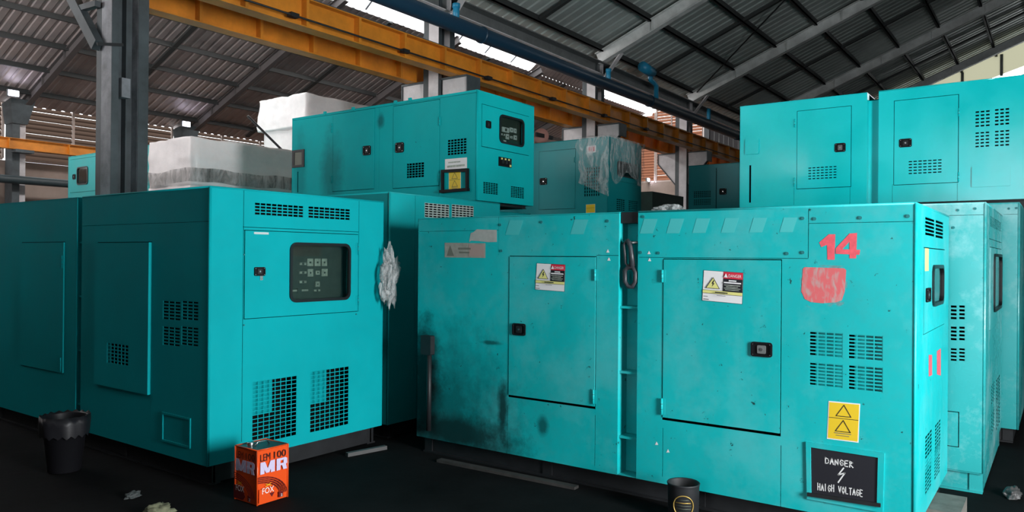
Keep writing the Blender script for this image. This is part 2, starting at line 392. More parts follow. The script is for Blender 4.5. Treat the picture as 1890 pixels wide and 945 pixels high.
    def seam(s, f, x1, y1, x2, y2, wd=.004):
        a, b = s.pt(f, x1, y1), s.pt(f, x2, y2)
        if abs(a[0]-b[0]) > abs(a[1]-b[1]): z = (a[1]+b[1])/2; s.hole(f, (min(a[0], b[0]), max(a[0], b[0]), z-wd/2, z+wd/2))
        else: c = (a[0]+b[0])/2; s.hole(f, (c-wd/2, c+wd/2, min(a[1], b[1]), max(a[1], b[1])))
    def bolts(s, f, pts, r=.009, mat=None):
        for p in pts:
            a, b = s.pt(f, *p); mb = MB(); pts_ = [(a+r*math.cos(t*math.pi/4), b+r*math.sin(t*math.pi/4)) for t in range(8)]
            mb.poly(f, s.pl(f), pts_, -.006, 0, mat or BOLT); mb.build('bolt', s.root)
    def decal(s, f, quad, items, name='sticker', label=None): return decal(f, s.pl(f), s.Q(f, *quad), items, name, s.root, label=label)
    def finish(s, rungs=(), notch=None, skid=True):
        mb = MB(); x0, x1, y0, y1, zb, zt, t = s.x0, s.x1, s.y0, s.y1, s.zb, s.zt, s.t; m = s.mat
        segs = []; c = y0
        for a, b in s.slots: segs.append((c, a)); c = b
        segs.append((c, y1))
        for a, b in segs: mb.panel('S', x0, (a, b, zb, zt), s.sh, t, m)
        for a, b in s.slots:
            mb.box(x0+s.sd, x0+s.sd+t, a-.01, b+.01, zb, zt-.06, m)
            mb.box(x0+t, x0+s.sd, a-.004, a, zb, zt, m); mb.box(x0+t, x0+s.sd, b, b+.004, zb, zt, m)
            for k in range(len(rungs)): mb.box(x0+.02, x0+s.sd, a, b, rungs[k]-.008, rungs[k]+.008, m)
        mb.panel('E', y0, (x0, x1, zb, zt), s.eh, t, m)
        mb.box(x0, x1, y1-t, y1, zb, zt, m); mb.box(x1-t, x1, y0+t, y1-t, zb, zt, m)
        c = y0
        for a, b in segs: mb.box(x0, x1, a, b, zt-t*.5, zt+.006, m)
        for a, b in s.slots: mb.box(x0+s.sd, x1, a, b, zt-.07, zt-.06, m)
        mb.box(x0+t, x1-t, y0+t, y1-t, zb, zb+t, m)
        mb.box(x0+.17, x1-.03, y0+.17, y1-.03, zb+.03, zt-.09, FOAM)  # black core added inside so vents and gaps look into darkness
        r = .010
        mb.tube([(x0+r*.55, y0+r*.55, zb), (x0+r*.55, y0+r*.55, zt+.004)], r, m, 12)
        mb.tube([(x0+r*.5, y0, zt+.002), (x0+r*.5, segs[0][1], zt+.002)], r*.8, m, 8)
        mb.tube([(x0, y0+r*.5, zt+.002), (x1, y0+r*.5, zt+.002)], r*.8, m, 8)
        mb.build('enclosure', s.root)
        if skid and zb-s.z0 > .02:
            k = MB(); i = s.si; z0, z1 = s.z0, zb; sm = s.skidmat; h = z1-z0; tt = min(.012, h*.2)
            for xa in (x0+i, x1-i-.09):
                k.box(xa, xa+.09, y0+i, y1-i, z1-tt, z1, sm); k.box(xa, xa+.09, y0+i, y1-i, z0, z0+tt, sm)
                k.box(xa+.03, xa+.045, y0+i, y1-i, z0+tt, z1-tt, sm)
            n = 4
            for q in range(n):
                yy = y0+i+(y1-y0-2*i-.08)*q/(n-1); k.box(x0+i+.02, x1-i-.02, yy, yy+.08, z0+tt, z1-tt, sm)
            k.build('skid', s.root)
        return s.root
def E_():
    pass
# ------------------------------------------------------------------ structure
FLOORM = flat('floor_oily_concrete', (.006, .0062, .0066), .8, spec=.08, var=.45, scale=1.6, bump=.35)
CONC = flat('concrete_wall', (.30, .235, .20), .85, var=.22, scale=.8)
def corr_mat(name, col, rough=.5, var=.25):
    m = flat(name, col, rough, .25, .5, var, .7); return m
RFL = corr_mat('roof_sheet_left', (.42, .36, .35), .55)
RFR = corr_mat('roof_sheet_right', (.46, .51, .49), .42)
def corr(mb, x0, x1, path, mat, pitch=.25, amp=.022):
    """corrugated sheet: waves across X, running along path [(Y,Z),...]"""
    n = max(1, round((x1-x0)/pitch)); xs = []; hs = []
    for k in range(n):
        b = x0+(x1-x0)*k/n; p = (x1-x0)/n
        for u, h in ((0, 0), (.55, 0), (.65, 1), (.90, 1)): xs.append(b+p*u); hs.append(h*amp)
    xs.append(x1); hs.append(0); vs = []
    for j, (Y, Z) in enumerate(path): vs += [(x, Y, Z+h) for x, h in zip(xs, hs)]
    W = len(xs); fs = [(j*W+i, j*W+i+1, (j+1)*W+i+1, (j+1)*W+i) for j in range(len(path)-1) for i in range(W-1)]
    mb.add(vs, fs, mat)
XN, XF, XFR = -9.5, 33.2, 29.4
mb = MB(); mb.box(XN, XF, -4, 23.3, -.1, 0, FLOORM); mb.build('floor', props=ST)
ZR = lambda Y: 5.9+.4*(8-Y)
ZL = lambda Y: 5.82+.4*(23-Y)
mb = MB()
corr(mb, XN, XFR, [(8.15, ZR(8.15)+.06), (.4, ZR(.4)+.06)], RFR)
corr(mb, XN, XFR, [(.4, ZR(.4)+.06), (-4.1, ZR(.4)+.06-.4*4.5)], RFR)
corr(mb, XN, XF, [(23.3, ZL(23.3)), (16.12, ZL(16.12))], RFL)
corr(mb, 23.3, 28.2, [(16.12, ZL(16.12)), (16, ZL(16)), (15.2, 9.25)], RFL)
corr(mb, 23.3, XF, [(15.2, 9.25), (8.2, 6.05)], RFL)
corr(mb, XN, 23.3, [(14.6, 8.97), (8.2, 6.05)], RFL)
mb.build('ceiling', props=ST)
mb = MB(); corr(mb, XN, 23.3, [(16.12, ZL(16.12)), (16, ZL(16)), (15.2, 9.25), (14.6, 8.97)], SKYL, .5, .01); corr(mb, 28.2, XF, [(16.12, ZL(16.12)), (16, ZL(16)), (15.2, 9.25)], SKYL, .25, .03)
for x in (3, 7, 11, 15, 19, 20.5, 22): mb.bar((x, 16, ZL(16)-.02), (x, 15.2, 9.23), .05, .03, STEELS)
mb.build('window_1', props=ST)
# walls
mb = MB(); mb.box(XN, XF, 23.3, 23.5, 0, 4.15, CONC); mb.build('wall_left', props=ST)
mb = MB(); mb.box(XF, XF+.2, 8, 23.5, 0, 5.25, CONC); mb.box(XF, XF+.2, 8, 13.0, 5.25, 5.4, CONC); mb.add([(XF+.06, 7, 7.55), (XF+.06, 13.1, 7.55), (XF+.06, 13.1, 8.5), (XF+.06, 15.2, 9.4), (XF+.06, 13.1, 8.9), (XF+.06, 7, 8.9)], [(0, 1, 2, 3, 4, 5)], GREY); mb.add([(XF+.12, 13.1, 8.2), (XF+.12, 16, 8.8), (XF+.12, 16, 9.6), (XF+.12, 13.1, 9.2)], [(0, 1, 2, 3)], GREY); mb.build('wall_far_left_bay', props=ST)
mb = MB(); mb.box(XFR, XFR+.2, -4, 8, 0, 6.2, GREY)
mb.add([(XFR, 8, 6.2), (XFR, -4, 6.2), (XFR, -4, 6.9), (XFR, .4, ZR(.4)-1.12), (XFR, 8, ZR(8)-.2)], [(0, 1, 2, 3, 4)], GREY); mb.build('wall_far_right_bay', props=ST)
mb = MB(); mb.box(XN, XF, -4.0, -3.8, 3.6, 7.6, GREY); mb.box(XN, 1.8, -4.0, -3.8, 0, 3.6, GREY); mb.box(3.6, XF, -4.0, -3.8, 0, 3.6, GREY); mb.build('wall_right', props=ST)
mb = MB()
for y0, y1, z in ((-4, -1.6, 0), (-1.6, 3.0, 5.2), (3.0, 7.2, 0), (7.2, 10.8, 5.4), (10.8, 12.5, 0), (12.5, 18.5, 6.9), (18.5, 23.5, 0)): mb.box(XN-.2, XN, y0, y1, z, 9.6, GREY)
mb.build('wall_near', props=ST)
PTM = flat('shade_blocker_dark', (.02, .02, .022), .7)
mb = MB(); mb.box(.1, .2, 2.4, 20, 0, 3.5, PTM)  # unseen wall added to keep near-door light off the left generator's side
for k in range(17): mb.box(.2, .25, 2.4+k, 2.48+k, 0, 3.5, PTM)
mb.build('shade_blocker_wall', props=ST)
# cream clear sheeting under the far gable of the right bay
mb = MB(); CRS = translucent('gable_sheet', (.165, .158, .108), .0)
g = lambda Y, dz: (XFR-.05, Y, ZR(Y)-dz)
mb.add([g(8, -.05), g(.4, -.05), g(.4, .85), g(8, .25)], [(0, 1, 2, 3)], CRS)
for Y in (1.6, 2.7, 3.7, 4.7): mb.bar(g(Y, .1), g(Y, .8), .08, .06, GREY)
mb.build('window_2', props=ST)
# louvres
def louver(y_const, a0, a1, z0, z1, axis, mats, label, group, n=None, gaps=(.36,), zt=None):
    t = thing('louver_panel', label, 'louver', (a0, y_const, z0) if axis == 'x' else (y_const, a0, z0), group)
    fr = MB(); sl = MB(); n = n or int((z1-z0)/.13)
    pt = (lambda a, d, z: (a, y_const+d, z)) if axis == 'x' else (lambda a, d, z: (y_const+d, a, z))
    def bx(m, a, b, d0, d1, za, zb, mt):
        p, q = pt(a, d0, za), pt(b, d1, zb); m.box(min(p[0], q[0]), max(p[0], q[0]), min(p[1], q[1]), max(p[1], q[1]), za, zb, mt)
    k = 3
    for i in range(k+1):
        a = a0+(a1-a0)*i/k; zz = z1 if not zt else zt(a)
        bx(fr, a-.03, a+.03, -.06, .02, z0, zz, mats[1])
    bx(fr, a0, a1, -.05, .02, z0-.04, z0+.03, mats[1])
    for i in range(n):
        z = z0+(z1-z0)*(i+.5)/n; hh = (z1-z0)/n; b1 = a1
        if zt:
            lo, hi = a0, a1
            if zt(a0) < z and zt(a1) < z: continue
            if zt(a1) < z: b1 = a0+(a1-a0)*max(0, (zt(a0)-z)/(zt(a0)-zt(a1)))
        g2 = gaps[i % len(gaps)]; sl.add([pt(a0, -.03, z-hh*.5), pt(b1, -.03, z-hh*.5), pt(b1, .05, z+hh*g2), pt(a0, .05, z+hh*g2)], [(0, 1, 2, 3)], mats[0])
    fr.build('frame', t); sl.build('slats', t)
LSL = translucent('louver_slat_left', (.043, .028, .021), 0); LFR = flat('louver_frame', (.45, .37, .33), .6)
for i in range(5):
    x0 = -.9+4.85*i+4.85
    louver(23.35, x0+.15, x0+4.7, 4.2, 5.72, 'x', (LSL, LFR), 'brown sheet louver panel high in the left wall', 'louver panels above the left wall', n=12, gaps=(.66, .66, .57, .66, .62, .55, .66, .62, .57, .66, .53, .50))
louver(XF+.1, 13.3, 15.6, 5.3, 8.9, 'y', (SLATO, LFR), 'orange-brown backlit louver panel in the far end wall behind the crane beams', None, n=26, gaps=(.57, .52, .60, .55))
louver(XF+.1, 15.67, 22.9, 5.3, 8.7, 'y', (SLATO, LFR), 'wide backlit louver panel in the far end wall, mostly hidden behind machines', None, n=26, gaps=(.64, .62), zt=lambda a: ZL(max(a, 16))-.05)
mb = MB()
t_ = translucent('wall_sheet_clear', (.105, .10, .10), .0)
n = 22
mb.box(XF+.03, XF+.05, 8.05, 13, 5.4, 7.55, t_)
for k in range(n): mb.box(XF-.0, XF+.03, 8.1+k*.22, 8.1+k*.22+.03, 5.4, 7.55, GREY)
mb.box(XF-.02, XF+.02, 8.1, 13, 6.35, 6.42, STEELS); mb.box(XF-.06, XF+.06, 12.95, 13.2, 5.2, 8.5, STEELD)
mb.build('window_3', props=ST)

# ------------------------------------------------------------------ steel frame
CX = [4.09, 9.10, 14.0, 18.76, 23.5, 28.2]
def column(x, m_face, m_web, label, ztop=5.75, corb=True, name='steel_column'):  # m_face lighter, m_web darker: lit and shaded sides put into the colours
    t = thing(name, label, 'column', (x, 8, 0)); w_ = .19; d_ = .17; mb = MB()
    mb.box(x-w_, x-w_+.10, 8-.02, 8+d_, 0, ztop, m_face); mb.box(x-w_-.012, x-w_, 8-.14, 8.06, 0, ztop, m_face); mb.box(x-w_-.010, x-w_, 8.06, 8+d_, 0, ztop, m_web)
    mb.box(x-w_-.012, x-w_+.06, 8-.15, 8-.14, 0, ztop, m_web); mb.build('front_post', t)
    mb = MB(); mb.box(x-w_+.10, x+w_-.11, 8-.01, 8+.01, 0, ztop, m_web); mb.box(x-.03, x-.018, 8-.10, 8-.01, 0, ztop, m_web)
    mb.build('web_plate', t)
    mb = MB(); mb.box(x+w_-.11, x+w_, 8-.14, 8+d_, 0, ztop, m_web); mb.box(x+w_-.112, x+w_-.11, 8-.13, 8-.01, 0, ztop, m_face); mb.build('rear_post', t)
    mb = MB(); mb.box(x-.30, x+.30, 7.7, 8.3, 0, .03, m_web); mb.build('base_plate', t)
    if corb:
        for s_, nm in ((-1, 'crane_bracket'), (1, 'crane_bracket')):
            mb = MB(); y0, y1 = sorted((8+s_*.17, 8+s_*.68))
            mb.box(x-.17, x+.17, y0, y1, 4.36, 4.385, m_web)
            mb.box(x-.012-.12, x-.12, y0, y1, 4.12, 4.36, m_face)
            ye = 8+s_*.68; yi = 8+s_*.17
            mb.add([(x-.13, yi, 4.12), (x-.13, ye, 4.12), (x-.13, yi, 3.55), (x-.115, yi, 4.12), (x-.115, ye, 4.12), (x-.115, yi, 3.55)], [(0, 1, 2), (5, 4, 3), (0, 3, 4, 1), (1, 4, 5, 2), (2, 5, 3, 0)], m_face)
            mb.bar((x-.12, ye, 4.12), (x-.12, yi, 3.53), .10, .015, m_web); mb.box(x-.16, x+.16, ye-.008, ye+.008, 4.12, 4.36, m_web)
            mb.build(nm, t)
    return t
c0 = column(CX[0], STEELS, STEELD, 'big dark grey steel column rising behind the darkest green generator on the left', 5.75, False)  # same paint as the white columns; its weaker light put into darker colours
mb = MB(); p = at(230, 163, Y=7.86); mb.box(p.x-.045, p.x+.045, 7.83, 7.93, p.z-.10, p.z+.10, STEELS); mb.build('junction_box', c0)
mb = MB(); a = at(200, 83, Y=7.86); mb.bar((a.x-.12, 7.84, a.z-.02), (a.x+.14, 7.84, a.z+.03), .012, .03, BLKM); mb.build('clamp', c0)
mb = MB(); mb.bar((CX[0]-.25, 8.05, a.z+.02), (CX[0]-.25, 8.9, a.z+.95), .08, .12, STEELD); mb.bar((CX[0]-.25, 8.05, a.z+.45), (CX[0]-.25, 8.5, a.z+.47), .06, .06, STEELD); mb.build('knee_brace', c0)
column(CX[1], STEELW, STEELD, 'white stained steel column with crane brackets behind the stacked generator in the middle')
column(CX[2], STEELW, STEELD, 'white steel column with crane brackets above the film-wrapped generator')
column(CX[3], STEELW, STEELD, 'white steel column with a triangular bracket, left of the small far generator')
column(CX[4], STEELW, STEELD, 'far steel column behind the upper right stacked generator')
# right bay rafters: I beams
def ibeam(mb, a, b, h, w_, mat, up=(0, 0, 1), tw=.012, tf=.014):
    a, b = Vector(a), Vector(b); d = (b-a).normalized(); sd = d.cross(Vector(up)).normalized(); u = sd.cross(d)
    mb.bar(a, b, tw, h-2*tf, mat, up); mb.bar(a+u*(h/2-tf/2), b+u*(h/2-tf/2), w_, tf, mat, up); mb.bar(a-u*(h/2-tf/2), b-u*(h/2-tf/2), w_, tf, mat, up)
for i, x in enumerate([-.9]+CX[:]):
    for (ya, yb, f, m, lab, g_) in ((7.85, .4, lambda Y: ZR(Y)-.20, RAFT, 'pale grey steel rafter climbing to the right under the dark roof', 'rafters of the right bay'),
                      (22.9, 15.6, lambda Y: ZL(Y)-.22, flat('rafter_brown', (.10, .09, .09), .6), 'dark steel rafter rising from the louvered wall under the brown roof', 'rafters of the left bay')):
        mb = MB(); ibeam(mb, (x-.1, ya, f(ya)), (x-.1, yb, f(yb)), .25, .15, m)
        for q in range(1, 6): 
            Y = ya+(yb-ya)*q/6; mb.bar((x-.1, Y, f(Y)-.11), (x-.1, Y, f(Y)+.11), .012, .14, m, up=(1, 0, 0))
        o = mb.build('roof_rafter', base=(x-.1, ya, f(ya)), props=P(lab, 'rafter', g_))
    # knee gusset at the column head
    if 1 < i < 6:
        mb = MB(); mb.bar((x, 7.86, 5.25), (x, 7.35, 5.85), .12, .03, STEELW); mb.bar((x, 7.86, 5.25), (x, 7.86, 5.8), .14, .03, STEELW, up=(1, 0, 0))
        mb.build('knee_brace', base=(x, 7.86, 5.25), props=P('short white diagonal brace under a rafter foot of the right bay', 'brace', 'rafter knee braces'))
for Y in (7.76, 6.67, 5.64, 4.7, 3.7, 2.72, 1.75, .8):
    mb = MB(); z = ZR(Y)-.02; mb.box(XN, XFR, Y-.035, Y+.035, z-.075, z+.05, ROOFD); mb.box(XN, XFR, Y-.035, Y-.015, z-.075, z-.05, ROOFD)
    mb.build('roof_purlin', base=(XN, Y, z), props=P('dark steel purlin running lengthwise under the right roof', 'purlin', 'purlins of the right bay'))
for Y in (22.5, 21.4, 20.35, 19.3, 18.3, 17.2):
    mb = MB(); z = ZL(Y)-.07; mb.box(XN, XF, Y-.035, Y+.035, z-.075, z+.05, ROOFD)
    mb.build('roof_purlin', base=(XN, Y, z), props=P('dark steel purlin running lengthwise under the brown left roof', 'purlin', 'purlins of the left bay'))
for x in (6.5, 11.5, 16.3, 21.1, 26):
    mb = MB(); mb.bar((x, 7.7, ZR(7.7)-.06), (x, .6, ZR(.6)-.06), .09, .06, ROOFD); mb.build('roof_strut', base=(x, 7.7, ZR(7.7)), props=P('thin dark strut between two rafters under the right roof', 'strut', 'struts of the right bay'))
    mb = MB(); mb.bar((x-.3, 22.9, ZL(22.9)-.12), (x-.3, 16, ZL(16)-.12), .14, .06, ROOFD); mb.build('roof_strut', base=(x-.3, 22.9, ZL(22.9)), props=P('flat dark strut between two rafters under the brown left roof', 'strut', 'struts of the left bay'))
# eave gutter
mb = MB(); mb.box(XN, XFR, 7.86, 7.88, 5.42, 5.68, GREY); mb.box(XN, XFR, 7.70, 7.88, 5.66, 5.68, GREY); mb.box(XN, XFR, 7.70, 7.88, 5.41, 5.425, STEELW)
mb.build('eave_beam', base=(XN, 7.8, 5.6), props=P('grey steel eave beam above the dark blue pipe', 'beam'))
# bracing rods
def rod(a, b, r, lab, m=BLKM, name='bracing_rod'):
    mb = MB(); mb.tube([a, b], r, m, 6); mb.build(name, base=tuple(a), props=P(lab, 'rod'))
rod((18.6, 7.6, 5.9), (14.3, 2.7, 7.7), .018, 'thin dark diagonal rod under the right roof above the small far generator')
_a, _b = at(457, 214, Y=11.62), at(560, 316, Y=11.6)
rod(tuple(_a), tuple(_a+(_b-_a)*(_a.z-.02)/(_a.z-_b.z)), .022, 'dark diagonal guy rod in front of the tall white wrapped crates')
# crane runway beams
def runway(y, lab, x0=XN, x1=XF):
    t = thing('crane_beam', lab, 'crane beam', (x0, y, 4.385)); z0, z1 = 4.385, 4.74
    mb = MB(); ibeam(mb, (x0, y, (z0+z1)/2), (x1, y, (z0+z1)/2), z1-z0, .20, ORG); mb.build('beam', t)
    s = MB(); x = .92
    while x < x1:
        mb = s; mb.box(x-.02, x+.02, y-.105, y+.105, z0+.014, z1-.010, ORG); x += .853
    s.build('stiffeners', t)
    mb = MB(); mb.box(x0, x1, y-.03, y+.03, z1, z1+.04, STEELD); mb.build('rail', t)
    return t
tf_ = runway(7.55, 'long orange crane beam with stiffeners on the near side of the white columns')
mb = MB(); mb.tube([(XN, 7.40, 4.46), (XF, 7.40, 4.46)], .012, BLKM, 6)
for x in (2, 3.9, 5.8, 7.7, 9.6, 11.5, 13.4, 15.3): mb.box(x-.06, x+.06, 7.38, 7.46, 4.44, 4.49, BLKM)
mb.build('conductor_bar', tf_)
runway(8.45, 'shaded orange crane beam on the far side of the white columns')
t = thing('crane_beam', 'orange crane beam running along the concrete left wall', 'crane beam', (XN, 22.6, 4.38))
mb = MB(); ibeam(mb, (XN, 22.6, 4.53), (XF, 22.6, 4.53), .29, .2, ORG); mb.build('beam', t)
mb = MB(); 
for k in range(20): mb.box(1+k*1.5, 1.02+k*1.5, 22.5, 22.7, 4.40, 4.66, ORG)
mb.build('stiffeners', t)
mb = MB(); mb.tube([(XN, 22.5, 3.57), (XF, 22.5, 3.57)], .11, flat('pipe_dark', (.03, .045, .05), .5), 14); mb.build('wall_pipe', base=(XN, 22.5, 3.57), props=P('dark pipe running along the left concrete wall below the orange beam', 'pipe'))
for i, x in enumerate((-.9, 3.95, 8.87, 13.75, 18.6, 23.4)):
    lab = {2: 'dark and white wall column with a lamp at its head, at the far left', 3: 'dark wall column with a lamp at its head behind the plastic-covered crates'}.get(i, 'wall column hidden behind machines along the left wall')
    t = thing('wall_column', lab, 'column', (x, 23, 0), 'hidden columns of the left wall' if i not in (2, 3) else None)
    mb = MB(); mb.box(x-.20, x-.02, 22.75, 23.2, 0, 5.6, STEELD); mb.build('shaft', t)
    mb = MB(); mb.box(x-.02, x+.16, 22.85, 23.2, 0, 5.4, STEELW); mb.build('web_plate', t)
    mb = MB(); mb.add([(x-.3, 22.6, 5.75), (x+.3, 22.6, 5.75), (x+.15, 22.7, 5.1), (x-.22, 22.7, 5.1), (x-.3, 23.2, 5.65), (x+.3, 23.2, 5.65), (x+.15, 23.2, 5.1), (x-.22, 23.2, 5.1)],
                      [(0, 1, 2, 3), (7, 6, 5, 4), (0, 4, 5, 1), (1, 5, 6, 2), (2, 6, 7, 3), (3, 7, 4, 0)], STEELD); mb.build('haunch', t)
    mb = MB(); mb.box(x-.25, x+.2, 22.4, 22.75, 4.30, 4.38, STEELD); mb.build('crane_bracket', t)
# lamps
def lamp(p, lab):
    t = thing('flood_lamp', lab, 'lamp', p); mb = MB()
    mb.box(p[0]-.14, p[0]+.14, p[1], p[1]+.08, p[2]-.09, p[2]+.09, GREY); mb.build('housing', t)
    mb = MB(); mb.box(p[0]-.12, p[0]+.12, p[1]-.012, p[1], p[2]-.07, p[2]+.07, LAMP); mb.build('lamp_face', t)
    mb = MB(); mb.bar((p[0], p[1]+.08, p[2]), (p[0], p[1]+.2, p[2]+.05), .04, .03, BLKM); mb.build('bracket', t)
lamp(tuple(at(25, 172, Y=22.3)), 'lit white flood lamp at the head of the far left wall column')
lamp(tuple(at(344, 229, Y=22.3)), 'lit white flood lamp above the plastic-covered crates')
p = at(1197, 332, X=33.05); lamp(tuple(p), 'lit round lamp on the far end wall beside the wrapped generator')
# blue pipe
t = thing('water_pipe', 'long dark blue pipe running under the right eave with bright blue branches', 'pipe', (XN, 7.4, 5.06))
mb = MB(); mb.tube([(XN, 7.4, 5.10), (XFR, 7.4, 5.10)], .118, BLUE, 20)
for x in (-6, -1, 3.2, 9.4, 15.4, 21): mb.tube([(x-.02, 7.4, 5.10), (x+.02, 7.4, 5.10)], .132, BLUE, 20)
mb.build('main_pipe', t)
for px in (842, 1123):
    q = at(px, 20 if px < 900 else 147, Y=7.4); mb = MB(); mb.tube([(q.x, 7.4, 5.15), (q.x, 7.4, 5.42)], .05, LBLUE, 12); mb.tube([(q.x, 7.4, 5.36), (q.x, 7.4, 5.42)], .06, LBLUE, 12); mb.build('branch_stub', t)
q = at(1211, 188, Y=7.4); mb = MB()
mb.tube([(q.x, 7.4, 5.12), (q.x, 7.4, 5.5), (q.x-.15, 7.4, 5.55), (q.x-.3, 7.4, 5.58), (q.x-.3, 7.4, 5.7)], .055, LBLUE, 12)
mb.tube([(q.x-.75, 7.38, 5.78), (q.x-.25, 7.38, 5.74)], .11, LBLUE, 14); mb.build('valve', t)
q = at(1308, 223, Y=7.4); mb = MB(); mb.tube([(q.x, 7.4, 5.12), (q.x, 7.4, 5.5)], .05, LBLUE, 12); mb.build('branch_stub', t)

# ------------------------------------------------------------------ unit A : dark side, lit end, far left
TA = teal('teal_paint_left', (.002, .37, .41), .62, dust=.03, spec=.07)
A = Unit('generator_set', 'large teal generator at the far left with dark side and a wide square control window', 3.033, 4.69, 4.756, 8.42, 0, .145, 2.073, TA, slots=[(6.587, 6.671)])
A.window_px = (534, 447, 645, 553)
A.door('E', (451, 424, 660, 575), window=A.window_px, hinges=((660, 448, 470), (660, 545, 563)), gap=.005, name='control_door')
cdr = A.root.children[-1]
A.instruments('E', (534, 447, 645, 553), [(.28, .62, .39, .66), (.28, .47, .39, .51), (.28, .31, .39, .35), (.13, .17, .42, .20), (.40, .60, .50, .73), (.52, .60, .62, .73), (.64, .60, .73, .73), (.41, .42, .50, .55), (.64, .42, .74, .55), (.54, .45, .61, .52), (.54, .24, .61, .33), (.52, .16, .62, .19)])
A.latch('E', (468, 493, 488, 509), cdr)
mb = MB(); q = A.pt('E', 481, 512); mb.poly('E', A.y0, [(q[0]-.012, q[1]-.02), (q[0]+.012, q[1]-.02), (q[0]+.012, q[1]+.015), (q[0]-.012, q[1]+.015)], -.012, -.004, CHR); mb.build('key', cdr)
mb = MB(); r = A.R('E', 468, 428, 495, 433); mb.poly('E', A.y0, [(r[0], r[2]), (r[1], r[2]), (r[1], r[3]), (r[0], r[3])], -.006, -.004, flat('tape_white', (.5, .6, .6), .6)); mb.build('paper_strip', cdr)
A.vent('E', (470, 373, 560, 402), 9, 4, .008, .008); A.vent('E', (569, 380, 646, 407), 8, 4, .008, .008)
A.vent('E', (466, 705, 547, 803), 8, 15, .006, .006, bafl=(-.1, .62, .42, 1.1, .10)); A.vent('E', (573, 686, 643, 783), 8, 15, .006, .006, bafl=(-.1, .62, .42, 1.1, .10))
A.seam('E', 448, 348, 448, 815); A.seam('E', 662, 371, 662, 575); A.seam('E', 448, 419, 662, 428)
A.bolts('E', [(450, 600), (657, 580), (450, 470)], .006)
dA = A.door('S', (180, 447, 278, 730), latch=(262, 578, 271, 604), hinges=((183, 470, 495), (178, 670, 690)), proud=.022, th=.03, vents=[((203, 631, 242, 676), 6, 6, .01, .01)])
for px in ((301, 554, 333, 593), (336, 554, 366, 593), (301, 601, 332, 641), (335, 601, 366, 641)): A.vent('S', px, 3, 6, .009, .012)
A.door('S', (40, 447, 118, 690), hinges=((117, 472, 495), (114, 660, 685)), proud=.010)
A.seam('S', 278, 740, 278, 815); A.seam('S', 152, 420, 388, 405, .003)
mb = MB(); r = A.R('S', 300, 760, 352, 828); mb.ring('S', A.x0, [(r[0], r[2]), (r[1], r[2]), (r[1], r[3]), (r[0], r[3])], [(r[0]+.015, r[2]+.015), (r[1]-.015, r[2]+.015), (r[1]-.015, r[3]-.015), (r[0]+.015, r[3]-.015)], -.008, 0, TA); mb.build('panel_frame', A.root)
A.finish(rungs=(.35, .8, 1.25, 1.7))

# ------------------------------------------------------------------ unit C : right behind A
TC = teal('teal_paint_tall', (.004, .35, .37), .5, dust=.08, spec=.2)
Cc = Unit('generator_set', 'tall teal generator with two pale top vents, between the left generator and the numbered one', 4.775, 6.39, 4.77, 8.4, 0, .13, 2.165, TC)
LB = flat('grille_pale', (.42, .50, .47), .5)
Cc.vent('E', (784, 374, 829, 404), 6, 6, .012, .010, mat=LB); Cc.vent('E', (834, 377, 874, 406), 6, 6, .012, .010, mat=LB)
Cc.seam('E', 765, 358, 765, 700)
Cc.vent('E', (775, 700, 835, 770), 8, 10)
Cc.finish()
C2 = Unit('generator_set', 'teal generator mostly hidden in shade under the stacked middle generator', 6.50, 8.1, 5.55, 9.2, 0, .13, 2.165, TC); C2.finish()

# ------------------------------------------------------------------ unit 14
TK = teal('teal_paint_worn', (.004, .47, .49), .40, chips=1.3, fade_sheen=.16, dust=.16, spec=.35, soot_dark=[(0, 3.5, .15, .4, 1.0, 1.0, .62), (0, 3.58, .55, .25, .22, .62, .97), (0, 3.2, .22, .25, .75, .16, .8), (0, 2.78, .46, .3, .06, .26, .85), (0, 2.42, .38, .3, .06, .09, .7), (0, 2.9, .95, .3, .12, .02, .7)])  # broad first spot paints in the far end's dimness; others are soot, smudges
N = Unit('generator_set', 'long worn teal generator with a red number 14 and a hook in its slot', 4.636, 6.10, .637, 4.30, 0, .13, 1.914, TK, slots=[(2.302, 2.445)], slotdepth=.13)
gap = .006
dl = N.door('S', (940, 472, 1099, 752), latch=(947, 596, 971, 620), hinges=((1099, 497, 518), (1096, 719, 745)))
dr = N.door('S', (1224, 477, 1441, 802), latch=(1387, 630, 1426, 660, 1), hinges=((1223, 498, 521), (1222, 735, 765)))
for (x0_, y0_, x1_, y1_) in ((940, 472, 1099, 752), (1224, 477, 1441, 802)):
    r = N.R('S', x0_, y0_, x1_, y1_); N.hole('S', (r[0], r[1], r[2]-.012, r[2]))
N.seam('S', 936, 748, 936, 845); N.seam('S', 1098, 766, 1098, 860); N.seam('S', 1223, 790, 1223, 880); N.seam('S', 1441, 822, 1441, 936)
N.seam('S', 920, 400, 920, 471, .003); N.seam('S', 1492, 386, 1492, 476, .004); N.seam('S', 1100, 471, 1142, 472, .003); N.seam('S', 1178, 475, 1492, 477, .003); N.seam('S', 1492, 413, 1688, 408, .003)
N.seam('S', 770, 428, 920, 424, .0025)
N.bolts('S', [(924, 415), (926, 463), (1122, 408), (1183, 466), (1216, 467), (1188, 400), (1482, 403), (1453, 468), (1482, 466), (1504, 404), (1588, 402), (1676, 399), (1000, 410)], .010)
for px in ((1494, 611, 1555, 661), (1566, 616, 1629, 667), (1494, 668, 1555, 717), (1566, 673, 1629, 725)): N.vent('S', px, 4, 7, .006, .009, bafl=(-.1, .86, -.1, 1.1, .04))
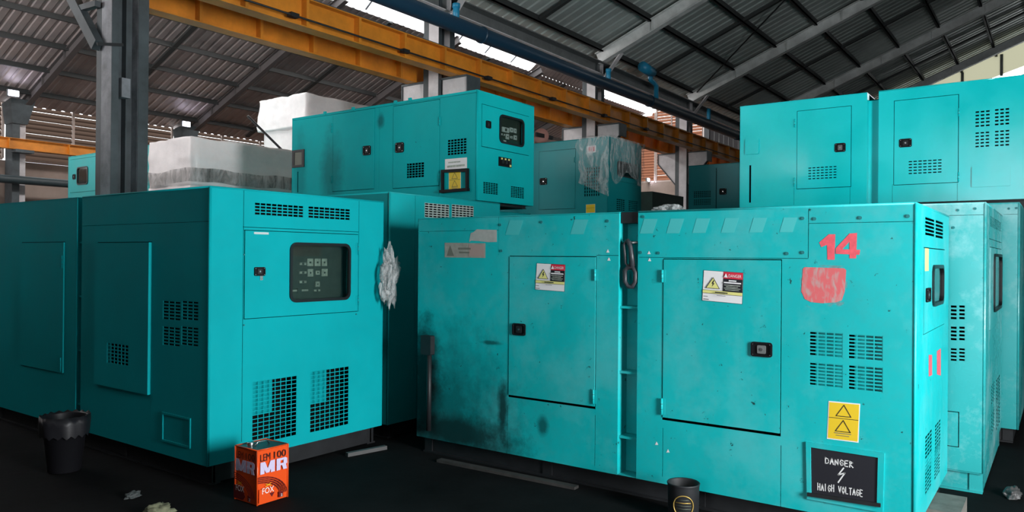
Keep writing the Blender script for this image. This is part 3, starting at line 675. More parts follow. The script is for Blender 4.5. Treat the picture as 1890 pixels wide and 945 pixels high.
DST = [('rect', -.01, -.012, 1.01, 1.01, INK), ('rect', 0, 0, 1, 1, WHT), ('rect', .51, .78, 1, 1, RED), ('rect', .51, .36, 1, .78, INK), ('rect', 0, .255, 1, .36, PYEL), ('rect', 0, .355, 1, .365, INK), ('rect', 0, .25, 1, .26, INK),
       ('poly', [(.07, .42), (.44, .42), (.255, .80)], INK), ('poly', [(.095, .435), (.415, .435), (.255, .765)], PYEL),
       ('poly', [(.27, .70), (.22, .58), (.255, .585), (.235, .48), (.30, .60), (.265, .60), (.29, .69)], INK),
       ('poly', [(.53, .82), (.63, .82), (.58, .95)], WHT), ('text', 'DANGER', .65, .83, .97, .93, WHT),
       ('rect', .66, .70, .85, .74, WHT), ('rect', .54, .63, .97, .675, WHT), ('rect', .55, .56, .95, .585, GAUGE), ('rect', .60, .51, .90, .53, GAUGE), ('rect', .55, .46, .96, .48, GAUGE), ('rect', .58, .41, .93, .43, GAUGE),
       ('rect', .33, .29, .65, .325, INK), ('rect', .38, .20, .60, .215, GREY), ('rect', .04, .14, .15, .16, GREY), ('rect', .04, .04, .18, .065, GREY)]
N.decal('S', ((992, 486), (1044, 489), (1042, 538), (989, 534)), DST, 'warning_sticker', 'white danger sticker on the left door')
N.decal('S', ((1300, 499), (1372, 504), (1370, 561), (1297, 554)), DST, 'warning_sticker', 'white danger sticker on the right door')
for ch in list(N.root.children)[-2:]: ch.location.x -= .0045
PAPER = flat('torn_paper', (.42, .43, .41), .7, var=.12, scale=25); FADE = flat('faded_label', (.34, .33, .29), .7, var=.15, scale=18); FADD = flat('faded_mark', (.17, .17, .14), .7); PINKF = flat('faded_pink', (.42, .30, .27), .7)
N.decal('S', ((865, 423), (917, 424), (917, 447), (865, 447)), [('poly', [(.02, .02), (.1, .12), (.4, .08), (.7, .0), (1, .02), (1, .98), (.3, 1), (.18, .78), (.08, .7)], PAPER)], 'torn_label', 'torn blank pale label')
N.decal('S', ((821, 448), (896, 449), (896, 476), (821, 475)), [('rect', 0, 0, 1, 1, FADE), ('poly', [(.05, .1), (.24, .1), (.14, .85)], FADD), ('rect', .6, .1, .97, .9, PINKF), ('rect', .35, .55, .65, .68, FADD), ('rect', .38, .3, .62, .4, FADD)], 'faded_label', 'faded beige label with a triangle')
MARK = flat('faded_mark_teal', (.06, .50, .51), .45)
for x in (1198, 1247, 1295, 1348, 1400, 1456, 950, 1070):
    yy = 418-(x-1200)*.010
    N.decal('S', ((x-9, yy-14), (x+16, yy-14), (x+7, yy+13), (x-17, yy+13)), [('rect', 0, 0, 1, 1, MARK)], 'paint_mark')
for x, y in ((1122, 463), (1124, 478), (1198, 466), (1199, 479), (1212, 818), (1233, 832)):
    N.decal('S', ((x-3, y-3), (x+3, y-3), (x+3, y+3), (x-3, y+3)), [('poly', [(0, 0), (1, 0), (.5, 1)], WHT)], 'paint_mark')
# number 14
def px6(*p): return [(1380+a/3.937, 360+b/3.937) for a, b in p]
for pts, lab in ((px6((520, 345), (590, 285), (637, 285), (632, 470), (580, 470), (577, 362), (535, 378)), 'red stencilled digit 1'),):
    mb = MB(); mb.poly('S', N.x0, N.Q('S', *pts), -.0012, -.0004, INKR); mb.build('stencil_digit', N.root, props={'label': lab})
mb = MB()
for k, pts in enumerate((px6((740, 280), (795, 275), (788, 460), (740, 460)), px6((742, 278), (744, 335), (690, 392), (690, 425), (640, 425), (642, 385)), px6((640, 392), (818, 398), (812, 434), (640, 427)))):
    mb.poly('S', N.x0, N.Q('S', *pts), -.0012-.0003*k, -.0004, INKR)
mb.build('stencil_digit', N.root, props={'label': 'red stencilled digit 4'})
def blob_mat():
    m, nt, b = new_mat('sprayed_red'); n_, l_ = nt.nodes, nt.links
    tc = n_.new('ShaderNodeTexCoord'); mp = n_.new('ShaderNodeMapping'); mp.inputs['Scale'].default_value = (1, 2.2, .8); mp.inputs['Rotation'].default_value = (.35, 0, 0)
    n = n_.new('ShaderNodeTexNoise'); n.inputs['Scale'].default_value = 16; n.inputs['Detail'].default_value = 8; n.inputs['Distortion'].default_value = .8
    l_.new(tc.outputs['Object'], mp.inputs[0]); l_.new(mp.outputs[0], n.inputs['Vector'])
    r = n_.new('ShaderNodeValToRGB'); r.color_ramp.elements[0].position = .48; r.color_ramp.elements[0].color = (.66, .13, .14, 1); r.color_ramp.elements[1].position = .68; r.color_ramp.elements[1].color = (.46, .33, .32, 1)
    l_.new(n.outputs['Fac'], r.inputs[0]); l_.new(r.outputs[0], b.inputs['Base Color']); b.inputs['Roughness'].default_value = .6
    return m
def halo_mat():
    m, nt, b = new_mat('overspray_red'); b.inputs['Base Color'].default_value = (.6, .12, .12, 1)
    n_, l_ = nt.nodes, nt.links; tc = n_.new('ShaderNodeTexCoord'); n = n_.new('ShaderNodeTexNoise'); n.inputs['Scale'].default_value = 9
    l_.new(tc.outputs['Object'], n.inputs['Vector']); r = n_.new('ShaderNodeMapRange'); r.inputs['From Min'].default_value = .5; r.inputs['From Max'].default_value = .75; r.inputs['To Max'].default_value = .30
    l_.new(n.outputs['Fac'], r.inputs[0]); l_.new(r.outputs[0], b.inputs['Alpha']); return m
mb = MB(); mb.poly('S', N.x0, N.Q('S', *px6((385, 505), (725, 515), (722, 700), (700, 790), (600, 850), (480, 835), (400, 790), (365, 690))), -.0006, -.0002, halo_mat())
mb.poly('S', N.x0, N.Q('S', *px6((402, 535), (415, 524), (560, 528), (700, 532), (716, 545), (706, 700), (684, 765), (640, 780), (540, 786), (460, 778), (415, 755), (390, 700))), -.0012, -.0006, blob_mat())
mb.build('spray_patch', N.root, props={'label': 'rounded red sprayed patch with scratched writing'})
# yellow label
YI = [('rect', -.03, -.03, 1.03, 1.03, WHT), ('rect', 0, 0, 1, 1, YEL), ('rect', 0, .57, 1, .585, INK)]
for v0, v1 in ((.64, .95), (.22, .53)):
    YI += [('line', [(.25, v0), (.75, v0), (.5, v1), (.25, v0)], .004, INK)]
YI += [('rect', .22, .16, .78, .18, FADD), ('rect', .28, .10, .72, .115, FADD)]
N.decal('S', ((1531, 742), (1586, 747), (1583, 815), (1528, 808)), YI, 'yellow_label', 'yellow label with two warning triangles')
# black panel with hand writing
WP = flat('paint_white', (.75, .75, .75), .5)
mb = MB(); q = N.Q('S', (1488, 815), (1633, 836), (1630, 946), (1490, 920)); qi = N.Q('S', (1497, 825), (1621, 844), (1619, 930), (1498, 912))
mb.ring('S', N.x0, q, qi, -.010, 0, TK); mb.build('panel_frame', N.root)
it = [('rect', 0, 0, 1, 1, INK)]+writing('DANGER', .22, .70, .66, .83, .0055, WP)+[('line', [(.50, .66), (.42, .50), (.52, .56), (.42, .34)], .007, WP)]+writing('HAIGH VOLTAGE', .10, .12, .80, .27, .0048, WP)
decal('S', N.x0, qi, it, 'black_panel', N.root, off=-.004, label='black panel with hand-painted danger warning')
mb = MB(); p0, p1 = qi[3], qi[2]; mb.bar((N.x0-.012, p0[0]+.02, p0[1]), (N.x0-.012, p1[0]-.02, p1[1]), .02, .02, BLKM); mb.build('panel_hinge', N.root)
# end face
N.vent('E', (1708, 399, 1725, 438), 1, 5, .01, .008); N.vent('E', (1727, 405, 1741, 442), 1, 5, .01, .008)
ed = N.door('E', (1705, 456, 1743, 598), window=(1719, 489, 1738, 560), latch=(1707, 532, 1714, 556), name='control_door')
mb = MB(); r = N.R('E', 1705.5, 458, 1712, 500); mb.poly('E', N.y0, [(r[0]+.006, r[2]), (r[1], r[2]), (r[1], r[3]), (r[0]+.006, r[3])], -.006, -.0042, PYEL); mb.build('paper_strip', ed)
for px in ((1708, 806, 1720, 853), (1726, 785, 1736, 829), (1708, 853, 1719, 896), (1725, 832, 1735, 870)): N.vent('E', px, 3, 9, .007, .009)
N.decal('E', ((1714, 655), (1720, 655), (1720, 692), (1714, 695)), [('rect', 0, 0, 1, 1, INKR)], 'stencil_digit', 'worn red digit 1'); N.decal('E', ((1727, 643), (1737, 643), (1737, 693), (1727, 697)), [('poly', [(.2, .1), (.9, 0), (.9, 1), (.2, .9)], INKR)], 'stencil_digit', 'worn red digit 4')
# lift pin and machine side bracket
mb = MB(); z = N.pt('S', 1160, 448)[1]; mb.tube([(N.x0+.035, 2.30, z), (N.x0+.035, 2.447, z)], .011, CHR, 10); mb.build('lifting_pin', N.root)
mb = MB(); r = N.R('S', 1150, 397, 1172, 410); mb.box(N.x0+.02, N.x0+.13, 2.31, 2.44, r[2]-.005, r[3]+.02, BLKM); mb.build('lifting_lug', N.root)
mb = MB(); r = N.R('S', 784, 618, 802, 655); mb.poly('S', N.x0, rrect(r[0], r[1], r[2], r[3], .01), -.05, 0, BLKM); mb.tube([(N.x0-.03, r[0]+.03, r[2]), (N.x0-.03, r[0]+.03, .2)], .02, BLKM, 8); mb.build('fuel_fitting', N.root)
N.finish(rungs=[N.pt('S', 1160, y)[1] for y in (568, 689, 810)])
# hook hanging in the slot
hk = thing('hanging_hook', 'black steel hook with a long eye hanging in the slot of the numbered generator', 'hook', (N.x0-.01, 2.37, 1.25))
HM = flat('hook_steel', (.035, .038, .045), .4, var=.3, scale=20); Q_ = lambda x, y: (N.x0+.012, *N.pt('S', x, y))
mb = MB()
mb.tube([Q_(1151.5, 500), Q_(1152, 520), Q_(1158, 529), Q_(1166, 529), Q_(1171, 521), Q_(1171.5, 503), Q_(1167, 494), Q_(1157, 494)], .0165, HM, 10, closed=True); mb.build('eye', hk)
mb = MB(); mb.tube([Q_(1166, 492), Q_(1164, 470), Q_(1162, 455), Q_(1156, 442)], [.021, .018, .016, .014], HM, 10); mb.build('shank', hk)
mb = MB(); mb.tube([Q_(1155, 443), Q_(1150, 452), Q_(1152, 470), Q_(1153, 486), Q_(1158, 492), Q_(1162, 486), Q_(1161, 462), Q_(1161, 446)], .010, HM, 8, closed=True); mb.build('link', hk)

# ------------------------------------------------------------------ unit I and J at the right
TI = teal('teal_paint_sheen', (.03, .40, .41), .27, fade_sheen=.75, chips=.3, spec=.8)  # pale patches put the sheen of mirrored daylight into the paint
I = Unit('generator_set', 'pale sheened teal generator directly right of the numbered one, with three stacked side vents', 6.15, 7.95, .4205, 4.1, 0, .145, 2.005, TI, skidmat=TI, skid_in=.01)
for px in ((1753.5, 562, 1767, 591), (1769, 562, 1782, 591), (1753.5, 601, 1767, 630), (1769, 601, 1782, 630), (1753.5, 641, 1767, 668), (1769, 641, 1782, 668)): I.vent('S', px, 1, 4, .01, .012)
I.door('S', (1740, 757, 1770, 826), name='access_panel')
I.seam('S', 1752, 398, 1819, 396, .003)
I.bolts('S', [(1768, 388), (1800, 385), (1760, 420)], .009)
I.vent('E', (1828, 398, 1848, 428), 8, 8, .005, .005); I.seam('E', 1826, 443, 1849, 446)
I.door('E', (1827, 455, 1848, 590), window=(1833, 468, 1846, 567), name='control_door')
for px in ((1830, 712, 1836, 748), (1839, 702, 1846, 738), (1830, 752, 1836, 790), (1839, 742, 1846, 778)): I.vent('E', px, 3, 8, .01, .01)
I.finish()
TJ = teal('teal_paint_right_back', (.03, .40, .41), .28, fade_sheen=.55, chips=.2, spec=.8)  # pale patches here are painted-in sheen as well
J = Unit('generator_set', 'pale teal generator at the right edge, second behind the numbered one', 8.03, 9.55, .297, 4.0, 0, .13, 2.12, TJ)
J.seam('S', 1853, 396, 1882, 395, .003); J.bolts('S', [(1862, 385), (1876, 384)], .01); J.finish()
K = Unit('generator_set', 'teal generator hidden in the dark gap at the right edge under the stacked one', 9.7, 11.2, .35, 4.0, 0, .13, 2.12, TJ); K.finish()

# ------------------------------------------------------------------ stacked units
TD = teal('teal_paint_stacked', (.002, .42, .44), .6, chips=.2, dust=.06, spec=.10, soot_dark=[(0, 2.3, .45, .3, .25, .55, .45), (0, 1.45, 1.02, .3, .07, .1, .6), (0, 2.9, .5, .3, .15, .6, .3)])
D = Unit('generator_set', 'teal generator stacked in the middle with a black-framed yellow label and control window', 6.347, 7.425, 5.05, 8.12, 2.178, 2.215, 3.385, TD, skid_in=.06)
D.door('S', (615, 211, 691, 349), latch=(671, 270, 685, 286), hinges=((613, 228, 245), (613, 325, 338)))
D.door('S', (726, 196, 811, 343), latch=(731, 264, 746, 281), hinges=((812, 215, 232), (811, 320, 336)), vents=[((750, 302, 783, 327), 6, 6, .006, .006)])
D.vent('S', (826, 258, 861, 284), 6, 6, .008, .008)
D.seam('S', 540, 218, 882, 176, .003); D.seam('S', 811, 180, 811, 368, .003); D.seam('S', 700, 195, 700, 350, .002)
D.seam('S', 549.5, 317, 549.5, 355, .02)
mb = MB(); r = D.R('S', 540.5, 278, 562, 308); mb.ring('S', D.x0, [(r[0], r[2]), (r[1], r[2]), (r[1], r[3]), (r[0], r[3])], [(r[0]+.04, r[2]+.03), (r[1]-.04, r[2]+.03), (r[1]-.04, r[3]-.03), (r[0]+.04, r[3]-.03)], -.012, 0, BLKM)
mb.poly('S', D.x0, [(r[0]+.04, r[2]+.03), (r[1]-.04, r[2]+.03), (r[1]-.04, r[3]-.03), (r[0]+.04, r[3]-.03)], -.003, 0, FADD); mb.build('meter_window', D.root)
D.decal('S', ((821.5, 294), (862, 290.5), (862, 310), (821.5, 314)), [('rect', 0, 0, 1, 1, WHT), ('rect', .15, .6, .7, .72, GAUGE), ('rect', .1, .2, .9, .38, GAUGE)], 'white_label', 'white label with faded writing')
mb = MB(); o = D.Q('S', (817, 314), (866, 311), (866, 352), (817, 357)); i_ = D.Q('S', (820, 319), (862, 317), (862, 348), (820, 351)); mb.ring('S', D.x0, o, i_, -.03, 0, BLK)
a, b = D.pt('S', 816, 354), D.pt('S', 867, 350); mb.bar((D.x0-.025, a[0], a[1]), (D.x0-.025, b[0], b[1]), .05, .03, BLK); mb.build('label_frame', D.root, props={'label': 'black frame around the yellow label'})
D.decal('S', ((829, 318), (850, 316), (850, 351), (829, 353)), YI, 'yellow_label', 'yellow label with two warning triangles')
for px in ((600, 209), (652, 201), (730, 189), (757, 184)):
    a, b = D.pt('S', *px); mb = MB(); mb.box(D.x0-.012, D.x0+.01, a-.02, a+.02, b-.02, b+.02, TD); mb.build('roof_clip', D.root)
D.door('E', (889, 191, 976, 288), window=(921, 210, 966, 273), latch=(896, 222, 905, 238), name='control_door')
D.instruments('E', (921, 210, 966, 273), [(.25, .45, .52, .62), (.10, .10, .40, .16), (.20, .32, .35, .38), (.40, .22, .52, .40), (.56, .50, .68, .66), (.72, .50, .82, .66), (.72, .26, .84, .42), (.58, .28, .66, .36)], depth=.05, gm=WHT)
mb = MB(); r = D.R('E', 920, 289, 943, 310); mb.poly('E', D.y0, [(r[0], r[2]), (r[1], r[2]), (r[1], r[3]), (r[0], r[3])], -.01, 0, BLK)
for k in range(3):
    c = r[0]+(r[1]-r[0])*(.22+.28*k); mb.box(c-.022, c+.022, D.y0-.03, D.y0-.01, r[2]+.03, r[3]-.03, BLKM); mb.box(c-.015, c+.015, D.y0-.012, D.y0-.0095, r[3]-.028, r[3]-.008, PYEL)
mb.box(r[1]-.04, r[1]-.01, D.y0-.013, D.y0-.01, r[2]+.008, r[2]+.03, PYEL); mb.build('breaker', D.root)
D.vent('E', (892, 335, 919, 360), 6, 7, .006, .006); D.vent('E', (943, 343, 967, 367), 6, 7, .006, .006)
D.finish()
mb = MB(); mb.lathe((6.75, 7.5, 3.391), [(0, .09), (.06, .09), (.07, .07), (.07, 0)], BLK, 16); mb.build('exhaust_cap', D.root)

TE = teal('teal_paint_wrapped', (.003, .25, .27), .4, spec=.3)
E4 = Unit('generator_set', 'teal generator on the ground under the film-wrapped one', 10.4, 12.0, 5.7, 9.1, 0, .13, 2.10, TE); E4.finish()
Eu = Unit('generator_set', 'dark teal generator partly covered in shiny plastic film, stacked behind the middle one', 10.47, 11.62, 5.72, 8.6, 2.114, 2.2, 3.50, TE)
Eu.door('S', (995, 280, 1062, 385), latch=(997, 329, 1010, 341), hinges=((1061, 290, 300), (1061, 368, 382)))
Eu.vent('S', (1078, 309, 1107, 362), 7, 9, .02, .012)
Eu.decal('S', ((1083, 270), (1100, 268), (1100, 281), (1083, 283)), [('rect', 0, 0, 1, 1, WHT), ('rect', .15, .2, .38, .85, RED), ('rect', .45, .2, .85, .85, RED), ('rect', .6, .25, .66, .8, WHT)], 'label', 'white label with red marks')
Eu.decal('S', ((1082, 378), (1098, 377), (1098, 392), (1082, 393)), YI[:3], 'yellow_label')
Eu.vent('E', (1138, 366, 1153, 390), 4, 6, .012, .016); Eu.vent('E', (1160, 369, 1177, 391), 4, 6, .012, .016)
mbw = Eu.R('E', 1139, 296, 1177, 332); Eu.hole('E', (mbw[0]+.02, mbw[1]-.02, mbw[2]+.02, mbw[3]-.02)); Eu.window('E', mbw, Eu.root)
Eu.seam('E', 1134, 335, 1185, 340); Eu.finish()
fm = MB()
def film(mb, f, n, m, fn):
    vs = [fn(i/n, j/m) for j in range(m+1) for i in range(n+1)]
    fs = [(j*(n+1)+i, j*(n+1)+i+1, (j+1)*(n+1)+i+1, (j+1)*(n+1)+i) for j in range(m) for i in range(n)]; mb.add(vs, fs, f, True)
def wob(p, a, s): return a*noise.noise(Vector(p)*s)
def fe(u, v):
    x = Eu.x0-.02+(Eu.x1-Eu.x0+.04)*u; z = Eu.zt+.02-(.62+.22*noise.noise(Vector((u*3, 1, 0))))*v; return (x, Eu.y0-.035-abs(wob((x, 3, z), .05, 5)), z)
def fs_(u, v):
    y = Eu.y0-.03+(.55+.12*noise.noise(Vector((v*3, 5, 0))))*u; z = Eu.zt+.02-.95*v*(1-.25*u); return (Eu.x0-.03-abs(wob((1, y, z), .04, 6)), y, z)
def ft(u, v): return (Eu.x0-.03+(Eu.x1-Eu.x0+.05)*u, Eu.y0-.035+.6*v, Eu.zt+.022+abs(wob((u*3, v*3, 0), .03, 3)))
film(fm, FILM, 24, 24, fe); film(fm, FILM, 14, 24, fs_); film(fm, FILM, 14, 10, ft)
fm.build('plastic_film', base=(Eu.x0, Eu.y0, Eu.zt), props=P('shiny torn plastic film over the corner of the dark teal stacked generator', 'plastic film'))
# red-brown drum on its roof
dm = thing('air_cleaner', 'small pinkish round drum with a dark band on the roof behind the middle generator', 'air cleaner', tuple(at(997, 252, Y=7.15)))
q = at(997, 252, Y=7.15); mb = MB(); PK = flat('drum_pink', (.42, .20, .17), .6); mb.tube([(q.x-.05, q.y-.06, q.z), (q.x+.25, q.y+.2, q.z)], .125, PK, 20); mb.build('drum', dm)
mb = MB(); mb.box(q.x-.25, q.x+.25, q.y-.10, q.y-.07, q.z-.035, q.z+.03, BLKM); mb.box(q.x+.02, q.x+.12, q.y, q.y+.1, Eu.zt+.014, q.z, BLKM); mb.build('bracket', dm)

# far dark green box and small far teal unit
FG = Unit('generator_set', 'dark green machine seen between the wrapped generator and the white column', 14.5, 16.1, 6.88, 9.2, 0, .1, 3.0, DGREEN); FG.finish()
TG = teal('teal_paint_far', (.005, .27, .30), .42)
G2 = Unit('generator_set', 'teal generator on the ground under the small far one', 12.43, 14.0, 1.7, 5.25, 0, .13, 2.06, TG); G2.finish()
G = Unit('generator_set', 'small far teal generator with two slatted vents, left of the upper right generator', 12.43, 13.5, 2.4, 5.22, 2.075, 2.15, 3.21, TG)
G.vent('S', (1280, 353, 1312, 364), 9, 4, .012, .012); G.vent('S', (1280, 368, 1312, 378), 9, 4, .012, .012); G.seam('S', 1322, 310, 1322, 385, .012)
mb = MB(); G.latch('S', (1328, 348, 1341, 359), G.root); G.finish()
# upper right unit
TH = teal('teal_paint_glossy', (.002, .66, .69), .16, spec=.8)
Hh = Unit('generator_set', 'glossy bright teal generator stacked at the upper right with a notched slot', 9.0, 10.15, .12, 3.135, 2.134, 2.225, 3.437, TH, slots=[(1.61, 1.725)], slotdepth=.10)
Hh.door('S', (1471, 205, 1571, 345), latch=(1541, 265, 1561, 280, 1), hinges=((1467, 220, 235), (1466, 328, 345)), vents=[((1491, 308, 1545, 330), 7, 5, .014, .02)])
Hh.door('S', (1650, 186, 1769, 337), latch=(1660, 257, 1683, 271), hinges=((1770, 200, 215), (1769, 318, 335)), vents=[((1676, 296, 1739, 320), 7, 5, .013, .02)])
for px in ((1799, 204, 1828, 234), (1835, 200, 1864, 231), (1799, 243, 1827, 272), (1835, 240, 1864, 270)): Hh.vent('S', px, 3, 5, .014, .020)
Hh.seam('S', 1384.5, 305, 1384.5, 374, .022)
for px in ((1376, 258, 1401, 284), (1794, 309, 1865, 343)):
    r = Hh.R('S', *px); mb = MB(); mb.poly('S', Hh.x0, rrect(*r, .01), -.018, 0, TH); mb.build('cover_plate', Hh.root)
Hh.seam('S', 1466, 347, 1465, 378, .003); Hh.seam('S', 1569, 346, 1569, 378, .003); Hh.seam('S', 1647, 340, 1647, 376, .003); Hh.seam('S', 1767, 338, 1767, 374, .003)
Hh.finish()
# small unit far left
TP = teal('teal_paint_far_left', (.005, .42, .43), .42)
P1 = Unit('generator_set', 'teal generator on the ground under the small one beyond the big dark column', 6.7, 8.3, 12.2, 15.2, 0, .13, 2.2, TP); P1.finish()
Pu = Unit('generator_set', 'small bright teal generator with a square window, left of the big dark column', 6.7, 8.2, 12.25, 15.11, 2.215, 2.3, 3.42, TP)
Pu.door('S', (130, 295, 178, 352), window=(143, 309, 163, 340), latch=(135, 322, 140, 331), name='control_door'); Pu.seam('S', 128, 352, 180, 349); Pu.finish()

# ------------------------------------------------------------------ wrapped crates
WRAP = flat('white_wrap', (.92, .88, .88), .4, var=.06, scale=4, bump=.5); WRAPG = flat('grey_wrap', (.42, .42, .40), .35, var=.25, scale=3, bump=.6)
def crate(x0, x1, y0, y1, z0, z1, lab, seed, amp=.03, mat=None, band=None):
    t = thing('wrapped_crate', lab, 'crate', (x0, y0, z0)); bm = bmesh.new()
    bmesh.ops.create_cube(bm, size=1); bmesh.ops.subdivide_edges(bm, edges=bm.edges, cuts=17, use_grid_fill=True)
    for v in bm.verts:
        p = v.co; q = Vector((x0+(x1-x0)*(p.x+.5), y0+(y1-y0)*(p.y+.5), z0+(z1-z0)*(p.z+.5)))
        d = noise.noise(q*2.3+Vector((seed, 0, 0)))*amp+noise.noise(q*7+Vector((0, seed, 0)))*amp*.45
        edge = (p.z+.5); n_ = Vector((round(p.x*1.0001), round(p.y*1.0001), 0)); 
        q += Vector((math.copysign(1, p.x) if abs(p.x) > .49 else 0, math.copysign(1, p.y) if abs(p.y) > .49 else 0, 0))*d
        if abs(p.z-.5) < .01: q.z += min(0, d)
        v.co = q-Vector((x0, y0, z0))
    me = bpy.data.meshes.new('wrapping'); bm.to_mesh(me); bm.free(); me.materials.append(mat or WRAP)
    for pl in me.polygons: pl.use_smooth = True
    o = bpy.data.objects.new('wrapping', me); COL.objects.link(o); o.parent = t
    if band:
        za, zb = band; mb = MB(); f = BANDF
        for (a, b) in (((x0-.05, y0-.05), (x1+.05, y0-.05)), ((x0-.05, y1+.05), (x0-.05, y0-.05))):
            def g_(u, v, a=a, b=b):
                x = a[0]+(b[0]-a[0])*u; y = a[1]+(b[1]-a[1])*u; z = za+(zb-za)*v+.06*noise.noise(Vector((x*2, y*2, seed)))
                d = .03*noise.noise(Vector((x*6, y*6, z*9))); return (x+(d if a[0] == b[0] else 0), y+(d if a[1] == b[1] else 0), z)
            film(mb, f, 40, 8, g_)
        mb.build('plastic_band', t, base=(x0, y0, z0))
    return t
crate(6.2, 8.9, 10.2, 11.35, 0, 2.62, 'hidden lower white wrapped crate of the stack beyond the big dark column', 3, .01)
crate(6.2, 8.9, 10.2, 11.35, 2.62, 3.33, 'white wrapped crate with a crumpled plastic band, right of the big dark column', 1, .035, band=(2.66, 2.86))
crate(9.6, 12.2, 11.85, 13.25, 0, 2.3, 'hidden bottom crate of the tall white stack', 5, .01)
crate(9.62, 12.2, 11.87, 13.2, 2.3, 4.12, 'white wrapped crate in the tall stack, under its topmost crate', 8, .03)
crate(9.55, 12.25, 11.8, 13.28, 4.12, 4.76, 'topmost white wrapped crate of the tall stack behind the middle generator', 12, .04)
# crumpled plastic bundle between A and C
bm = bmesh.new(); bmesh.ops.create_icosphere(bm, subdivisions=5, radius=1)
q = at(718, 512, Y=4.66)
for v in bm.verts:
    p = v.co.copy(); k = 1+.45*noise.noise(p*2.2+Vector((4, 1, 2)))+.30*noise.noise(p*5)+.16*noise.noise(p*11); tp = 1-.15*abs(p.z)
    v.co = Vector((p.x*.085*k*tp+.02*math.sin(p.z*4), p.y*.06*k*tp, p.z*.235*k))
me = bpy.data.meshes.new('plastic_bundle'); bm.to_mesh(me); bm.free(); me.materials.append(BAGF)
for pl in me.polygons: pl.use_smooth = True
o = bpy.data.objects.new('plastic_bundle', me); COL.objects.link(o); o.location = (q.x, 4.66, q.z)
for k, v in P('crumpled clear plastic bundle stuck between the two left generators', 'plastic').items(): o[k] = v
# crumple on the roof of the numbered unit
bm = bmesh.new(); bmesh.ops.create_icosphere(bm, subdivisions=4, radius=1); q = at(1186, 388, X=4.80)
for v in bm.verts:
    p = v.co.copy(); k = 1+.3*noise.noise(p*3)+.2*noise.noise(p*7); v.co = Vector((p.x*.08*k, p.y*.11*k, max(-.0, p.z*.05*k)))
me = bpy.data.meshes.new('plastic_scrap'); bm.to_mesh(me); bm.free(); me.materials.append(BAGF)
o = bpy.data.objects.new('plastic_scrap', me); COL.objects.link(o); o.location = (4.85, 2.18, 1.925)
for k, v in P('crumpled plastic scrap lying on the roof of the numbered generator', 'plastic').items(): o[k] = v

# ------------------------------------------------------------------ things on the floor
CANR = flat('can_orange_red', (.80, .085, .012), .28, spec=.7); CAND = flat('can_top', (.05, .075, .07), .35, .5); LIL = flat('can_lilac', (.62, .55, .75), .4); MRN = flat('can_maroon', (.13, .008, .01), .4); CDRK = flat('can_dark_text', (.05, .01, .01), .4)
cx, cy, cw, chh = 3.005, 4.16, .235, .35
can = thing('square_can', 'orange-red square tin can with large lilac letters on the floor by the left generator', 'can', (cx, cy, 0))
mb = MB(); mb.box(cx, cx+cw, cy, cy+cw, .004, chh, CANR)
for x, y in ((0, 0), (cw, 0), (0, cw), (cw, cw)): mb.tube([(cx+x, cy+y, .002), (cx+x, cy+y, chh+.002)], .006, CANR, 8)
mb.build('body', can)
mb = MB(); mb.box(cx+.004, cx+cw-.004, cy+.004, cy+cw-.004, chh, chh+.003, CAND)
e = [(cx, cy, chh+.003), (cx+cw, cy, chh+.003), (cx+cw, cy+cw, chh+.003), (cx, cy+cw, chh+.003)]; mb.tube(e, .005, CANR, 6, closed=True)
mb.build('top', can, props={'label': 'dark green grey can top'})
mb = MB(); mb.lathe((cx+.07, cy+.17, chh+.003), [(0, .02), (.022, .02), (.024, .015), (.024, 0)], CHR, 16); mb.build('cap', can)
mb = MB(); mb.tube([(cx+.06, cy+.11, chh+.004), (cx+.08, cy+.11, chh+.028), (cx+.15, cy+.11, chh+.028), (cx+.17, cy+.11, chh+.004)], .004, CHR, 8); mb.build('handle', can)
def block_mr(u0, v0, u1, v1, m):
    f = lambda pts: ('poly', [(u0+(u1-u0)*x, v0+(v1-v0)*y) for x, y in pts], m)
    q = lambda a, b, c, d: f([(a, b), (c, b), (c, d), (a, d)])
    return [q(0, 0, .15, 1), q(.39, 0, .54, 1), f([(.0, 1), (.17, 1), (.33, .05), (.21, .05)]), f([(.54, 1), (.37, 1), (.21, .05), (.33, .05)]),
            q(.60, 0, .75, 1), q(.60, .80, .92, 1), q(.60, .38, .92, .56), f([(.86, .38), (.93, .38), (1, .48), (1, .90), (.93, 1), (.86, 1)]), f([(.80, .40), (.95, .40), (1, 0), (.85, 0)])]
def can_face(f):
    it = [('text', 'LEM', .08, .80, .40, .93, CDRK), ('text', '100', .52, .80, .92, .93, CDRK), *block_mr(.07, .565, .94, .785, LIL)]
    for k, r in enumerate((.95, .88, .81, .74)):
        it.append(('line', [(r*math.sin(t*.16), .08+.46*r*math.cos(t*.16)) for t in range(10)], .006, MRN))
    it += [('poly', [(.02, .30), (.4, .28), (.55, .12), (.45, .05), (.02, .05)], MRN if f == 'S' else CANR), ('text', 'FOX', .12, .20, .50, .31, WHT), ('poly', [(.35, .19), (.52, .19), (.43, .11)], MRN), ('poly', [(.66, .06), (.80, .06), (.80, .15), (.66, .17)], MRN), ('text', '2', .72, .07, .78, .12, WHT), ('text', 'X', .2, .33, .42, .38, YEL)]  # large patch maroon on the side face only: weaker light put into colour
    if f == 'S': quad = ((cy+cw, chh), (cy, chh), (cy, 0), (cy+cw, 0)); pl = cx
    else: quad = ((cx, chh), (cx+cw, chh), (cx+cw, 0), (cx, 0)); pl = cy
    decal(f, pl, quad, it, 'printed_label', can, off=-.007)
can_face('S'); can_face('E')
